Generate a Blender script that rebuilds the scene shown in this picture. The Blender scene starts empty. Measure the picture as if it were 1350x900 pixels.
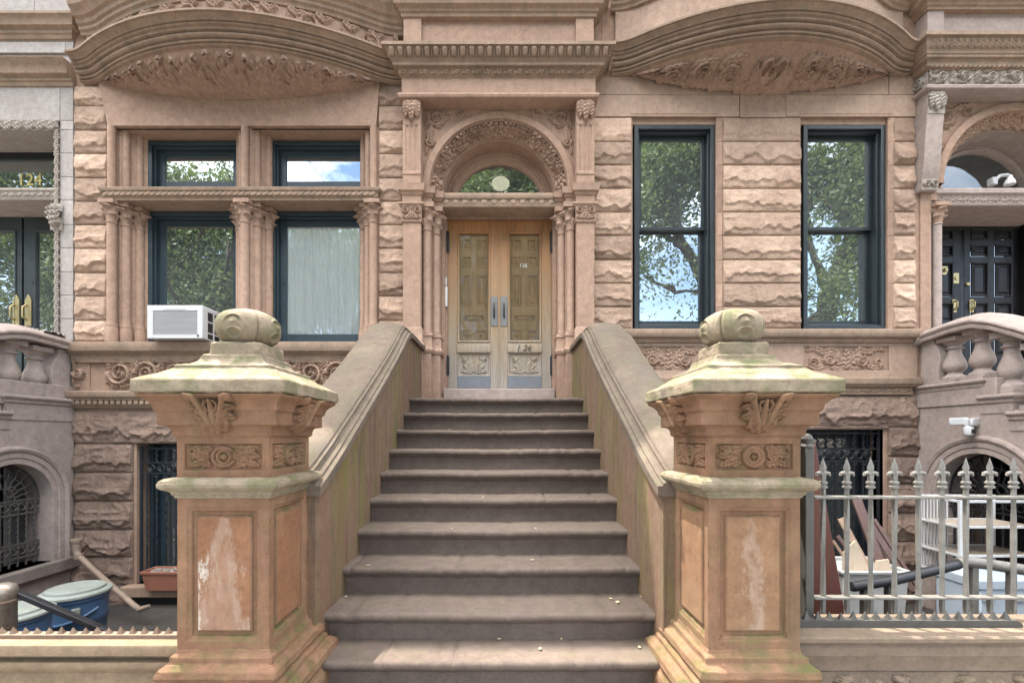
import bpy, bmesh, math, random
import numpy as np
from mathutils import Vector, Matrix
R=math.radians; PI=math.pi
rnd=random.Random(7)
sc=bpy.context.scene; COL=sc.collection
# ---------------------------------------------------------------- camera model (16 mm, shifted)
F=600.0; CX=664.0; CY=575.0; CZ=1.54
def PX(px,d): return (px-CX)/F*d
def PZ(py,d): return CZ+(CY-py)/F*d
def P(px,py,d): return (PX(px,d),d,PZ(py,d))
# ---------------------------------------------------------------- scene objects
def T(name,label,cat,loc=(0,0,0),group=None):
    o=bpy.data.objects.new(name,None); COL.objects.link(o); o.location=loc
    o.empty_display_size=.1
    o['label']=label; o['category']=cat
    if group: o['group']=group
    return o
def tag(o,label,cat,group=None):
    o['label']=label; o['category']=cat
    if group: o['group']=group
    return o
def struct(o): o['kind']='structure'; return o
def copy_tree(o,parent=None,loc=None,rz=None,label=None):
    c=o.copy(); COL.objects.link(c)
    if parent is not None: c.parent=parent
    if loc is not None: c.location=loc
    if rz is not None: c.rotation_euler=(0,0,rz)
    if label: c['label']=label
    for ch in list(o.children): copy_tree(ch,c)
    return c
class MB:
    def __init__(s): s.v=[]; s.f=[]; s.t=[]; s.n=0; s.sh=[]
    def add(s,verts,faces,tone=.5):
        n=s.n; verts=[tuple(float(q) for q in p) for p in verts]
        s.v+=verts; s.n+=len(verts); s.t+=[tone]*len(verts)
        s.f+=[tuple(i+n for i in f) for f in faces]; return s
    def box(s,x0,x1,y0,y1,z0,z1,tone=.5):
        v=[(x,y,z) for z in (z0,z1) for y in (y0,y1) for x in (x0,x1)]
        return s.add(v,[(0,2,3,1),(4,5,7,6),(0,1,5,4),(2,6,7,3),(0,4,6,2),(1,3,7,5)],tone)
    def obox(s,c,ax,ay,az,tone=.5):
        c=Vector(c);ax=Vector(ax);ay=Vector(ay);az=Vector(az)
        v=[c+ax*i+ay*j+az*k for k in(-1,1) for j in(-1,1) for i in(-1,1)]
        return s.add(v,[(0,2,3,1),(4,5,7,6),(0,1,5,4),(2,6,7,3),(0,4,6,2),(1,3,7,5)],tone)
    def grid(s,X,Y,Z,tone=.5,closeu=False,keep=None):
        ny,nx=X.shape; v=np.stack([X,Y,Z],-1).reshape(-1,3).tolist(); f=[]
        for j in range(ny-1):
            for i in range(nx-1):
                if keep is not None and not (keep[j,i] or keep[j,i+1] or keep[j+1,i] or keep[j+1,i+1]): continue
                a=j*nx+i; f.append((a,a+1,a+nx+1,a+nx))
            if closeu: a=j*nx+nx-1; f.append((a,j*nx,(j+1)*nx,a+nx))
        return s.add(v,f,tone)
    def prism(s,poly,axis,a0,a1,tone=.5):
        # poly in the plane normal to axis; axis 'x': (y,z), 'y': (x,z), 'z': (x,y)
        def mk(p,a): return (a,p[0],p[1]) if axis=='x' else ((p[0],a,p[1]) if axis=='y' else (p[0],p[1],a))
        n=len(poly); v=[mk(p,a0) for p in poly]+[mk(p,a1) for p in poly]
        f=[tuple(range(n)),tuple(range(2*n-1,n-1,-1))]+[(i,(i+1)%n,n+(i+1)%n,n+i) for i in range(n)]
        return s.add(v,f,tone)
    def sweep(s,path,prof,tone=.5,caps=True,ends=True):
        # path: plan polyline (x,y) running left to right with outside on its right hand (-y); prof: (out,z)
        p=[Vector(q) for q in path]; n=len(p); ns=[]
        for i in range(n-1):
            d=(p[i+1]-p[i]).normalized(); ns.append(Vector((d.y,-d.x)))
        off=[]
        for i in range(n):
            a=ns[max(0,i-1)]; b=ns[min(n-2,i)]; off.append((a+b)/max(.25,(1+a.dot(b))))
        m=len(prof); v=[]
        for i in range(n):
            for o,z in prof: q=p[i]+off[i]*o; v.append((q.x,q.y,z))
        f=[(i*m+k,(i+1)*m+k,(i+1)*m+k+1,i*m+k+1) for i in range(n-1) for k in range(m-1)]
        if ends:
            f.append(tuple(range(m))); f.append(tuple((n-1)*m+k for k in range(m-1,-1,-1)))
        if caps and n<8:
            f.append(tuple(i*m for i in range(n))); f.append(tuple(i*m+m-1 for i in range(n-1,-1,-1)))
        return s.add(v,f,tone)
    def square(s,cx,cy,prof,tone=.5):
        v=[]; m=len(prof)
        for r,z in prof: v+=[(cx-r,cy-r,z),(cx+r,cy-r,z),(cx+r,cy+r,z),(cx-r,cy+r,z)]
        f=[(4*k+i,4*k+(i+1)%4,4*k+4+(i+1)%4,4*k+4+i) for k in range(m-1) for i in range(4)]
        f.append((3,2,1,0)); f.append(tuple(4*(m-1)+i for i in range(4)))
        return s.add(v,f,tone)
    def lathe(s,c,prof,n=20,axis='z',fn=None,a0=0,a1=None,tone=.5):
        full=a1 is None; k=n if full else n+1; a1=2*PI if full else a1; v=[]; m=len(prof)
        for r,z in prof:
            for i in range(k):
                a=a0+(a1-a0)*i/n; rr=r*(fn(a,z) if fn else 1); x,y=rr*math.cos(a),rr*math.sin(a)
                q=(x,y,z) if axis=='z' else ((x,z,y) if axis=='y' else (z,x,y))
                v.append((c[0]+q[0],c[1]+q[1],c[2]+q[2]))
        f=[(j*k+i,j*k+(i+1)%k,(j+1)*k+(i+1)%k,(j+1)*k+i) for j in range(m-1) for i in range(n if full else n)]
        if full: f.append(tuple(range(k-1,-1,-1))); f.append(tuple((m-1)*k+i for i in range(k)))
        return s.add(v,f,tone)
    def tube(s,pts,r,n=8,tone=.5,twist=0,square=False):
        pts=[Vector(p) for p in pts]; m=len(pts); rr=r if hasattr(r,'__len__') else [r]*m
        up=Vector((0,0,1)); v=[]; last=None
        for i in range(m):
            d=(pts[min(m-1,i+1)]-pts[max(0,i-1)]).normalized()
            if last is None:
                a=d.cross(up if abs(d.z)<.9 else Vector((0,1,0))).normalized()
            else: a=(last-d*last.dot(d)).normalized()
            last=a; b=d.cross(a)
            for k in range(n):
                an=2*PI*(k+.5)/n+twist*i; v.append(pts[i]+(a*math.cos(an)+b*math.sin(an))*rr[i])
        f=[(i*n+k,i*n+(k+1)%n,(i+1)*n+(k+1)%n,(i+1)*n+k) for i in range(m-1) for k in range(n)]
        f.append(tuple(range(n-1,-1,-1))); f.append(tuple((m-1)*n+k for k in range(n)))
        return s.add(v,f,tone)
    def rings(s,O,U,V,N,w,h,rings,tone=.5):
        # nested rectangles on a face: (inset, height along N)
        O=Vector(O);U=Vector(U);V=Vector(V);N=Vector(N); v=[]
        for ins,dp in rings:
            for a,b in ((ins,ins),(w-ins,ins),(w-ins,h-ins),(ins,h-ins)): v.append(O+U*a+V*b+N*dp)
        m=len(rings); f=[(4*k+i,4*k+(i+1)%4,4*k+4+(i+1)%4,4*k+4+i) for k in range(m-1) for i in range(4)]
        f.append(tuple(4*(m-1)+i for i in range(4)))
        return s.add(v,f,tone)
    def build(s,name,mat,parent=None,bevel=0,angle=35,recalc=True,seg=2):
        me=bpy.data.meshes.new(name); me.from_pydata(s.v,[],s.f)
        if recalc:
            bm=bmesh.new(); bm.from_mesh(me); bmesh.ops.recalc_face_normals(bm,faces=bm.faces); bm.to_mesh(me); bm.free()
        at=me.attributes.new('tone','FLOAT','POINT'); at.data.foreach_set('value',s.t)
        me.polygons.foreach_set('use_smooth',[True]*len(me.polygons))
        me.update(); me.set_sharp_from_angle(angle=R(angle))
        me.materials.append(mat); o=bpy.data.objects.new(name,me); COL.objects.link(o)
        if parent is None:
            a=np.array(s.v); c=Vector(((a[:,0].min()+a[:,0].max())/2,(a[:,1].min()+a[:,1].max())/2,a[:,2].min()))
            me.transform(Matrix.Translation(-c)); o.location=c
        else:
            o.parent=parent
            if parent.type=='EMPTY': o.matrix_parent_inverse=Matrix.Translation(parent.location).inverted()
        if bevel:
            b=o.modifiers.new('bevel','BEVEL'); b.width=bevel; b.segments=seg; b.limit_method='ANGLE'; b.angle_limit=R(40)
        return o
def worn(o,lv=4,st=.007,size=.05):
    tx=bpy.data.textures.get('wear') or bpy.data.textures.new('wear','CLOUDS'); tx.noise_scale=size; tx.noise_depth=4
    s=o.modifiers.new('subdivide','SUBSURF'); s.subdivision_type='SIMPLE'; s.levels=lv; s.render_levels=lv
    q=o.modifiers.new('wear','DISPLACE'); q.texture=tx; q.strength=st; q.mid_level=.5; q.texture_coords='LOCAL'
    return o
def text(parent,name,body,size,loc,mat,ext=.002,rot=(R(90),0,0),align='CENTER',shear=0):
    cu=bpy.data.curves.new(name,'FONT'); cu.body=body; cu.size=size; cu.extrude=ext; cu.align_x=align; cu.align_y='CENTER'; cu.shear=shear
    to=bpy.data.objects.new('tmp',cu); COL.objects.link(to); bpy.context.view_layer.update()
    me=bpy.data.meshes.new_from_object(to.evaluated_get(bpy.context.evaluated_depsgraph_get()))
    bpy.data.objects.remove(to); me.transform(Matrix.Translation(loc)@Matrix.Rotation(rot[2],4,'Z')@Matrix.Rotation(rot[0],4,'X'))
    me.name=name; me.materials.clear(); me.materials.append(mat)
    o=bpy.data.objects.new(name,me); COL.objects.link(o); o.parent=parent
    if parent.type=='EMPTY': o.matrix_parent_inverse=Matrix.Translation(parent.location).inverted()
    return o
# ---------------------------------------------------------------- numeric noise
def _h(ix,iy,s): 
    q=np.sin(ix*127.1+iy*311.7+s*74.7)*43758.5453; return q-np.floor(q)
def vn(x,y,s=0):
    ix=np.floor(x);iy=np.floor(y);fx=x-ix;fy=y-iy; fx=fx*fx*(3-2*fx);fy=fy*fy*(3-2*fy)
    return (_h(ix,iy,s)*(1-fx)+_h(ix+1,iy,s)*fx)*(1-fy)+(_h(ix,iy+1,s)*(1-fx)+_h(ix+1,iy+1,s)*fx)*fy
def fbm(x,y,s=0,o=4):
    t=0;a=.5
    for i in range(o): t=t+a*vn(x*2**i,y*2**i,s+i*3.1); a*=.5
    return t
def rock(mb,x0,x1,z0,z1,y,amp,seed,place=None,step=.0125,g=.004):
    """one rock-faced (quarry-faced) stone: drafted edge, swelling face broken off towards its lower arris"""
    w=x1-x0;h=z1-z0; nx=max(8,int(w/step)); nz=max(8,int(h/step))
    U,V=np.meshgrid(np.linspace(0,1,nx+1),np.linspace(0,1,nz+1)); X=U*w; Z=V*h
    e=np.minimum(np.minimum(X,w-X),np.minimum(Z,h-Z))
    r=random.Random(seed)
    saw=lambda q: np.abs((q%1)*2-1)
    c=.30+.34*(vn(X*5.3+seed,X*0+3.3,seed)-.5)+.20*(vn(X*14+seed,X*0,seed+5)-.5)+.04*(vn(X*41+seed,X*0,seed+7)-.5); c=np.clip(c,.10,.62)
    c2=np.clip(.74+.3*(vn(X*6.1+seed*2,X*0+1.3,seed+3)-.5)+.14*(vn(X*22+seed,X*0,seed+8)-.5),.6,.97)
    up=np.where(V>c2,.50*np.clip((1-V)/(1-c2),0,1)**.7,.50+.50*np.clip((c2-V)/(c2-c),0,1)**.85)
    dn=.10+.34*np.clip(V/c,0,1)**.6+.56*np.clip((V-c+.10)/.10,0,1)**1.2
    prof=np.where(V>=c,up,dn)
    fac=np.full_like(X,9.)
    for k in range(int(6+w*9)):
        px,pz=r.random()*w,r.random()*h; a=r.uniform(-.6,.6); b=r.uniform(-.9,.5)
        fac=np.minimum(fac,.55+.55*r.random()+(a*(X-px)+b*(Z-pz))/.10)
    fac=np.clip(fac,0,1.25)
    rid=1-np.abs(2*vn(X*8+seed*1.7+2*vn(X*5,Z*5,seed+4),Z*11,seed)-1); n2=1-np.abs(2*vn(X*27+seed,Z*33,seed+9)-1); n3=fbm(X*70,Z*80,seed+1,2)
    H=amp*(.52*prof+.62*fac*(.35+.65*prof)+.20*(rid-.4)+.09*(n2-.5)+.04*(n3-.4))
    e2=e+.006*(vn(X*30,Z*30,seed+6)-.5)
    ramp=np.clip((e2-.004)/(.006+.014*vn(X*11,Z*11,seed+2)),0,1)**.7
    H=np.maximum(H,.006)*ramp+.006*np.clip(e/.006,0,1)
    Xw=x0+g+X*(w-2*g)/w; Zw=z0+g+Z*(h-2*g)/h; Yw=y-H
    if place: Xw,Yw,Zw=place(Xw,Yw,Zw)
    mb.grid(Xw,Yw,Zw,tone=r.random())
# ---------------------------------------------------------------- carved relief
class Relief:
    def __init__(s,w,h,step=.007):
        s.w=w;s.h=h; s.nx=int(w/step)+2; s.ny=int(h/step)+2
        s.u=np.linspace(0,w,s.nx); s.vv=np.linspace(0,h,s.ny); s.U,s.V=np.meshgrid(s.u,s.vv); s.H=np.zeros_like(s.U)
    def near(s,pts,pad):
        pts=np.array(pts,float); lo=pts.min(0)-pad; hi=pts.max(0)+pad
        i0,i1=np.searchsorted(s.u,[lo[0],hi[0]]); j0,j1=np.searchsorted(s.vv,[lo[1],hi[1]])
        if i1-i0<1 or j1-j0<1: return None
        U=s.U[j0:j1,i0:i1];V=s.V[j0:j1,i0:i1]; best=np.full(U.shape,1e9); S=np.zeros_like(U); SG=np.zeros_like(U)
        seg=np.diff(pts,axis=0); L=np.hypot(seg[:,0],seg[:,1]); cum=np.concatenate([[0],np.cumsum(L)]); tot=cum[-1]
        for k in range(len(seg)):
            if L[k]<1e-9: continue
            dx=U-pts[k,0];dy=V-pts[k,1]; t=np.clip((dx*seg[k,0]+dy*seg[k,1])/L[k]**2,0,1)
            ex=dx-t*seg[k,0];ey=dy-t*seg[k,1]; d2=ex*ex+ey*ey; m=d2<best
            best=np.where(m,d2,best); S=np.where(m,(cum[k]+t*L[k])/tot,S); SG=np.where(m,np.sign(seg[k,0]*dy-seg[k,1]*dx),SG)
        return (slice(j0,j1),slice(i0,i1)),np.sqrt(best),S,SG
    def up(s,sl,h): s.H[sl]=np.maximum(s.H[sl],h)
    def stroke(s,pts,r0,r1,ht):
        q=s.near(pts,max(r0,r1))
        if q is None: return
        sl,d,S,_=q; r=r0+(r1-r0)*S; s.up(sl,ht*np.sqrt(np.clip(1-(d/r)**2,0,1)))
    def leaf(s,pts,W,ht,n=5,curl=.6):
        q=s.near(pts,W*1.1)
        if q is None: return
        sl,d,S,SG=q; ph=(S*n-.55*d/W+.13*SG)%1.0
        w=W*np.clip(np.sin(PI*np.clip(S,0,1)**.72),0,1)**.65*(.68+.32*(1-ph)**.8)
        k=np.clip(d/np.maximum(w,1e-5),0,1); inside=(d<w)
        h=ht*(.42+.58*np.sqrt(1-k*k))*(.82+.18*np.cos(2*PI*(ph-.15)))*(1-.45*np.exp(-(d/(.15*W))**2))*(.8+curl*.5*S)
        s.up(sl,np.where(inside,h,0))
    def disc(s,cx,cy,r,ht):
        s.stroke([(cx-1e-4,cy),(cx+1e-4,cy)],r,r,ht)
    def rosette(s,cx,cy,r,n,ht,a0=0):
        for i in range(n):
            a=a0+2*PI*i/n; c,si=math.cos(a),math.sin(a)
            s.leaf([(cx+.12*r*c,cy+.12*r*si),(cx+.6*r*c,cy+.6*r*si),(cx+r*c,cy+r*si)],r*.36,ht,2)
        s.disc(cx,cy,r*.26,ht*1.1)
    def spiral(s,cx,cy,r,a0,turns,dr,th,ht,flower=True,leaves=4):
        n=int(26*abs(turns))+8; pts=[]
        for i in range(n+1):
            t=i/n; a=a0+dr*2*PI*turns*t; rr=r*(1-.72*t); pts.append((cx+rr*math.cos(a),cy+rr*math.sin(a)))
        s.stroke(pts,th,th*.6,ht)
        if flower: s.rosette(cx,cy,r*.36,5,ht*1.15)
        for i in range(leaves):
            k=int(n*(.05+.5*i/max(1,leaves))); k2=min(n,k+int(n*.16)+2)
            a=math.atan2(pts[k][1]-cy,pts[k][0]-cx); rr=math.hypot(pts[k][0]-cx,pts[k][1]-cy)
            b=a+dr*.75
            s.leaf([pts[k],(cx+rr*1.18*math.cos(a+dr*.35),cy+rr*1.18*math.sin(a+dr*.35)),(cx+rr*1.42*math.cos(b),cy+rr*1.42*math.sin(b))],r*.27,ht*.9,4)
            s.leaf([pts[k],(cx+rr*.72*math.cos(a+dr*.4),cy+rr*.72*math.sin(a+dr*.4)),(cx+rr*.5*math.cos(b+.3*dr),cy+rr*.5*math.sin(b+.3*dr))],r*.2,ht*.8,3)
        return pts
    def rinceau(s,n,ht,m=.0,th=None,seed=0):
        """running scroll: n spirals alternately turning, linked by a wave stem, with leaves filling between"""
        L=(s.w-2*m)/n; r=min(L*.44,s.h*.40); th=th or r*.13; rr=random.Random(seed)
        for i in range(n):
            cx=m+L*(i+.5); sg=1 if i%2==0 else -1; cy=s.h*.5
            s.spiral(cx,cy,r,PI if sg>0 else PI,1.55,sg,th,ht,True,5)
            x0=m+L*i
            s.stroke([(x0,cy-sg*0),(x0+.06*L,cy-sg*.25*r),(cx-r*.9,cy-sg*.3*r)],th,th,ht)
            for q in (-1,1):
                s.leaf([(x0,s.h*.5),(x0-.02*L,s.h*(.5+q*.22)),(x0+.09*L*q*sg,s.h*(.5+q*.44))],L*.16,ht*.9,5)
                s.leaf([(x0+.15*L,s.h*(.5+q*.40)),(x0+.3*L,s.h*(.5+q*.45)),(x0+.48*L,s.h*(.5+q*.40))],s.h*.10,ht*.8,5)
    def palm(s,cx,cy,r,a0,a1,n,ht,W=.2):
        for i in range(n):
            a=a0+(a1-a0)*i/(n-1); c,si=math.cos(a),math.sin(a); cu=.25*(i/(n-1)-.5)
            s.leaf([(cx+.1*r*c,cy+.1*r*si),(cx+.55*r*math.cos(a-cu*.3),cy+.55*r*math.sin(a-cu*.3)),(cx+r*math.cos(a+cu),cy+r*math.sin(a+cu))],r*W,ht,6)
    def row(s,n,ht,kind='leaf'):
        L=s.w/n
        for i in range(n):
            cx=L*(i+.5)
            if kind=='leaf':
                s.leaf([(cx,s.h*.02),(cx,s.h*.5),(cx,s.h*.98)],L*.40,ht,4)
                s.stroke([(cx+L/2,s.h*.1),(cx+L/2,s.h*.9)],L*.07,L*.1,ht*.8)
                s.disc(cx,s.h*.2,L*.13,ht*1.2)
            elif kind=='egg':
                s.stroke([(cx,s.h*.3),(cx,s.h*.7)],L*.30,L*.36,ht); s.stroke([(cx+L/2,s.h*.05),(cx+L/2,s.h*.95)],L*.09,L*.05,ht*.8)
            elif kind=='slant':
                s.leaf([(cx-L*.5,s.h*.2),(cx,s.h*.3),(cx+L*.45,s.h*.9)],s.h*.34,ht,4); s.disc(cx-L*.1,s.h*.7,s.h*.18,ht)
                s.leaf([(cx-L*.3,s.h*.9),(cx,s.h*.65),(cx+L*.4,s.h*.15)],s.h*.2,ht*.8,4)
            elif kind=='rope':
                s.stroke([(cx-L*.35,s.h*.02),(cx-.05*L,s.h*.5),(cx+L*.35,s.h*.98)],L*.36,L*.36,ht)
            elif kind=='dentil':
                m=(np.abs(s.U-cx)<L*.36)&(np.abs(s.V-s.h/2)<s.h*.46); s.H=np.where(m,np.maximum(s.H,ht),s.H)
    def rough(s,a=.0012,seed=1): s.H=s.H+a*(fbm(s.U*60,s.V*60,seed,3)-.45)*(s.H>0); return s
    def front(s,mb,x0,y,z0,flip=False):
        s.rough(); mb.grid(x0+(s.w-s.U if flip else s.U),y-s.H,z0+s.V); return mb
    def map(s,mb,fn,cut=False):
        s.rough(); X,Y,Z=fn(s.U,s.V,s.H); mb.grid(X,Y,Z,keep=(s.H>0) if cut else None); return mb
# ---------------------------------------------------------------- materials
def mat(name):
    m=bpy.data.materials.new(name); m.use_nodes=True; nt=m.node_tree; b=nt.nodes['Principled BSDF']; return m,nt,b
class NT:
    def __init__(s,nt): s.nt=nt
    def n(s,t,**k):
        q=s.nt.nodes.new('ShaderNode'+t)
        for a,b in k.items(): setattr(q,a,b)
        return q
    def l(s,a,b): s.nt.links.new(a,b)
    def noise(s,vec,scale,detail=4,rough=.55,dist=0):
        q=s.n('TexNoise'); q.inputs['Scale'].default_value=scale; q.inputs['Detail'].default_value=detail; q.inputs['Roughness'].default_value=rough; q.inputs['Distortion'].default_value=dist
        s.l(vec,q.inputs['Vector']); return q.outputs['Fac']
    def ramp(s,fac,stops):
        q=s.n('ValToRGB'); e=q.color_ramp.elements
        while len(e)<len(stops): e.new(.5)
        for i,(p,c) in enumerate(stops):
            e[i].position=p; e[i].color=(c,c,c,1) if not hasattr(c,'__len__') else (*c,1)
        s.l(fac,q.inputs[0]); return q.outputs[0]
    def mix(s,fac,a,b,mode='MIX'):
        q=s.n('Mix',data_type='RGBA',blend_type=mode)
        for sock,val in ((0,fac),(6,a),(7,b)):
            if hasattr(val,'is_linked'): s.l(val,q.inputs[sock])
            elif sock==0: q.inputs[0].default_value=val
            else: q.inputs[sock].default_value=(*val,1)
        return q.outputs[2]
    def math(s,op,a,b=0.):
        q=s.n('Math',operation=op)
        for i,val in enumerate((a,b)):
            if hasattr(val,'is_linked'): s.l(val,q.inputs[i])
            else: q.inputs[i].default_value=val
        return q.outputs[0]
    def mapr(s,v,a,b,c=0.,d=1.):
        q=s.n('MapRange'); s.l(v,q.inputs[0])
        for i,x in enumerate((a,b,c,d)): q.inputs[i+1].default_value=x
        return q.outputs[0]
    def scaled(s,vec,sx,sy,sz):
        q=s.n('Mapping'); q.inputs['Scale'].default_value=(sx,sy,sz); s.l(vec,q.inputs[0]); return q.outputs[0]
def stone(name,c1,c2,big=1.1,streak=.35,streakcol=None,moss=0,mosscol=(.19,.2,.07),moss_side=0,bump=.35,tone=.30,grain=.16,extra=None,rough=.9,patch=0,patchcol=(.3,.28,.26)):
    m,nt,b=mat(name); k=NT(nt); pos=k.n('NewGeometry').outputs['Position']; nor=nt.nodes[-1].outputs['Normal']
    n1=k.noise(pos,big,5,.6); n2=k.noise(pos,13,6,.62); n3=k.noise(pos,150,3,.7)
    c=k.mix(k.mapr(n1,.32,.68),c1,c2)
    c=k.mix(1.,c,k.ramp(n2,[(.28,.80),(.72,1.16)]),'MULTIPLY')
    c=k.mix(1.,c,k.ramp(n3,[(.2,1-grain),(.8,1+grain)]),'MULTIPLY')
    n4=k.noise(pos,46,5,.75); c=k.mix(1.,c,k.ramp(n4,[(.30,.78),(.46,1.0),(.72,1.14)]),'MULTIPLY')
    at=k.n('Attribute',attribute_name='tone').outputs['Fac']
    c=k.mix(1.,c,k.ramp(at,[(0,1-tone*.6),(1,1+tone*.6)]),'MULTIPLY')
    if streak:
        st=k.noise(k.scaled(pos,6,6,.55),1.,6,.6); sm=k.mapr(st,.50,.72); sm=k.math('MULTIPLY',sm,streak)
        c=k.mix(sm,c,streakcol or tuple(q*.62 for q in c1))
        st2=k.noise(k.scaled(pos,9,9,1.1),1.3,4,.6); c=k.mix(k.math('MULTIPLY',k.mapr(st2,.56,.75),streak*.7),c,tuple(min(.8,q*1.25+.04) for q in c2))
    if patch:
        pn=k.noise(pos,2.3,7,.66,.6); c=k.mix(k.math('MULTIPLY',k.mapr(pn,.54,.66),patch),c,patchcol)
    if extra: c=extra(k,c,pos)
    if moss:
        nz=k.n('SeparateXYZ'); k.l(nor,nz.inputs[0]); upn=k.mapr(nz.outputs[2],-.1,.75,moss_side,1.)
        mn=k.noise(pos,7,7,.7); mm=k.math('MULTIPLY',k.mapr(mn,.45,.62),upn); c=k.mix(k.math('MULTIPLY',mm,moss),c,mosscol)
        sp=k.noise(pos,55,4,.8); c=k.mix(k.math('MULTIPLY',k.math('MULTIPLY',k.mapr(sp,.60,.66),upn),moss*.5),c,(.045,.045,.03))
    c=k.mix(1.,c,(.76,.76,.76),'MULTIPLY')
    k.l(c,b.inputs['Base Color']); b.inputs['Roughness'].default_value=rough; b.inputs['Specular IOR Level'].default_value=.2
    bm=k.n('Bump'); bm.inputs['Strength'].default_value=bump; bm.inputs['Distance'].default_value=.012
    hh=k.math('ADD',k.math('ADD',k.math('MULTIPLY',n2,.9),k.math('MULTIPLY',n4,.5)),k.math('MULTIPLY',n3,.35)); k.l(hh,bm.inputs['Height']); k.l(bm.outputs[0],b.inputs['Normal'])
    return m
def paint(name,c,rough=.45,var=.15,scale=9,wear=0,wearcol=(.2,.1,.05),metal=0,bump=.06,spec=.4):
    c=tuple(q*.78 for q in c); wearcol=tuple(q*.78 for q in wearcol)
    m,nt,b=mat(name); k=NT(nt); pos=k.n('NewGeometry').outputs['Position']
    n=k.noise(pos,scale,6,.65); cc=k.mix(1.,c,k.ramp(n,[(.25,1-var),(.75,1+var)]),'MULTIPLY')
    if wear:
        w=k.noise(pos,scale*3.1,7,.7); cc=k.mix(k.mapr(w,.62-wear*.2,.70-wear*.1),cc,wearcol)
    k.l(cc,b.inputs['Base Color']); k.l(k.ramp(n,[(.2,max(0,rough-.12)),(.8,min(1,rough+.15))]),b.inputs['Roughness'])
    b.inputs['Metallic'].default_value=metal; b.inputs['Specular IOR Level'].default_value=spec
    bm=k.n('Bump'); bm.inputs['Strength'].default_value=bump; bm.inputs['Distance'].default_value=.01; k.l(k.noise(pos,40,5,.7),bm.inputs['Height']); k.l(bm.outputs[0],b.inputs['Normal'])
    return m
def glassmat(name,refl=.3,tint=(.55,.62,.6),rough=.0,wave=.02,veil=.06):  # mixes a pale diffuse haze into the pane to lift dark reflections
    m,nt,b=mat(name); nt.nodes.remove(b); k=NT(nt); out=nt.nodes['Material Output']
    tr=k.n('BsdfTransparent'); tr.inputs[0].default_value=(*tint,1); gl=k.n('BsdfGlossy'); gl.inputs['Roughness'].default_value=rough; gl.inputs[0].default_value=(.95,1,1,1)
    mx=k.n('MixShader'); lw=k.n('LayerWeight'); lw.inputs[0].default_value=.35
    k.l(k.mapr(lw.outputs['Fresnel'],0,1,refl,1.),mx.inputs[0]); k.l(tr.outputs[0],mx.inputs[1]); k.l(gl.outputs[0],mx.inputs[2]); df=k.n('BsdfDiffuse'); df.inputs[0].default_value=(.62,.68,.68,1); m2=k.n('MixShader'); m2.inputs[0].default_value=veil; k.l(mx.outputs[0],m2.inputs[1]); k.l(df.outputs[0],m2.inputs[2]); k.l(m2.outputs[0],out.inputs[0])
    pos=k.n('NewGeometry').outputs['Position']; bm=k.n('Bump'); bm.inputs['Strength'].default_value=wave; bm.inputs['Distance'].default_value=.05
    k.l(k.noise(pos,2.2,2,.4),bm.inputs['Height']); k.l(bm.outputs[0],gl.inputs['Normal'])
    return m
M={}
M['brown']=stone('brownstone_smooth',(.44,.295,.215),(.365,.24,.175),streak=.25,bump=.18,grain=.1)
M['rock']=stone('brownstone_rockfaced',(.55,.392,.288),(.385,.26,.19),big=2.2,streak=.12,bump=.55,tone=.42,grain=.15)
M['rockdark']=stone('brownstone_rockfaced_dark',(.30,.21,.16),(.215,.15,.118),big=2.2,streak=.3,bump=.5,tone=.3)  # darker rock-faced stone for the basement courses
M['carve']=stone('brownstone_carved',(.43,.29,.213),(.35,.233,.17),big=1.8,streak=.25,bump=.15,grain=.1)
M['cornice']=stone('brownstone_weathered_moulding',(.39,.275,.198),(.305,.212,.155),big=1.6,streak=.6,streakcol=(.2,.165,.115),bump=.2,patch=.35,patchcol=(.25,.215,.15))
M['pink']=stone('pinkish_ashlar',(.475,.34,.255),(.39,.268,.20),streak=.35,bump=.15,patch=.3,patchcol=(.34,.29,.25))
M['lime']=stone('grey_limestone',(.44,.40,.365),(.37,.33,.30),streak=.3,bump=.12,tone=.22,streakcol=(.33,.29,.26))
M['limecarve']=stone('grey_limestone_carved',(.44,.385,.335),(.36,.305,.26),streak=.3,bump=.2)
M['mauve']=stone('mauve_painted_stone',(.43,.348,.305),(.365,.292,.255),streak=.3,bump=.1,grain=.07)
M['greymauve']=stone('grey_mauve_stone',(.28,.235,.205),(.22,.185,.16),streak=.4,bump=.12,grain=.08)
def step_wear(k,c,pos):
    n=k.noise(pos,3.2,6,.7); return k.mix(k.math('MULTIPLY',k.mapr(n,.5,.7),.45),c,(.205,.16,.135))
M['step']=stone('brown_step_stone',(.178,.136,.112),(.135,.10,.082),big=1.6,streak=.18,bump=.22,moss=.12,extra=step_wear,grain=.14)
def cheek_extra(k,c,pos):
    s=k.noise(k.scaled(pos,2.4,2.4,.5),1.4,7,.7,.6); c=k.mix(k.math('MULTIPLY',k.mapr(s,.46,.62),.9),c,(.185,.165,.055))
    s2=k.noise(k.scaled(pos,5,5,.45),1.5,7,.7,.5); c=k.mix(k.math('MULTIPLY',k.mapr(s2,.48,.66),.75),c,(.205,.112,.072))
    s3=k.noise(k.scaled(pos,10,10,.9),1.2,7,.72,.8); c=k.mix(k.math('MULTIPLY',k.mapr(s3,.52,.70),.75),c,(.075,.062,.046))
    s4=k.noise(k.scaled(pos,13,13,1.3),1.1,6,.7,.4); return k.mix(k.math('MULTIPLY',k.mapr(s4,.60,.70),.35),c,(.27,.235,.18))
M['cheek']=stone('stoop_wall_stone_streaked',(.235,.155,.105),(.185,.12,.08),streak=.3,bump=.35,extra=cheek_extra)
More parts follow.
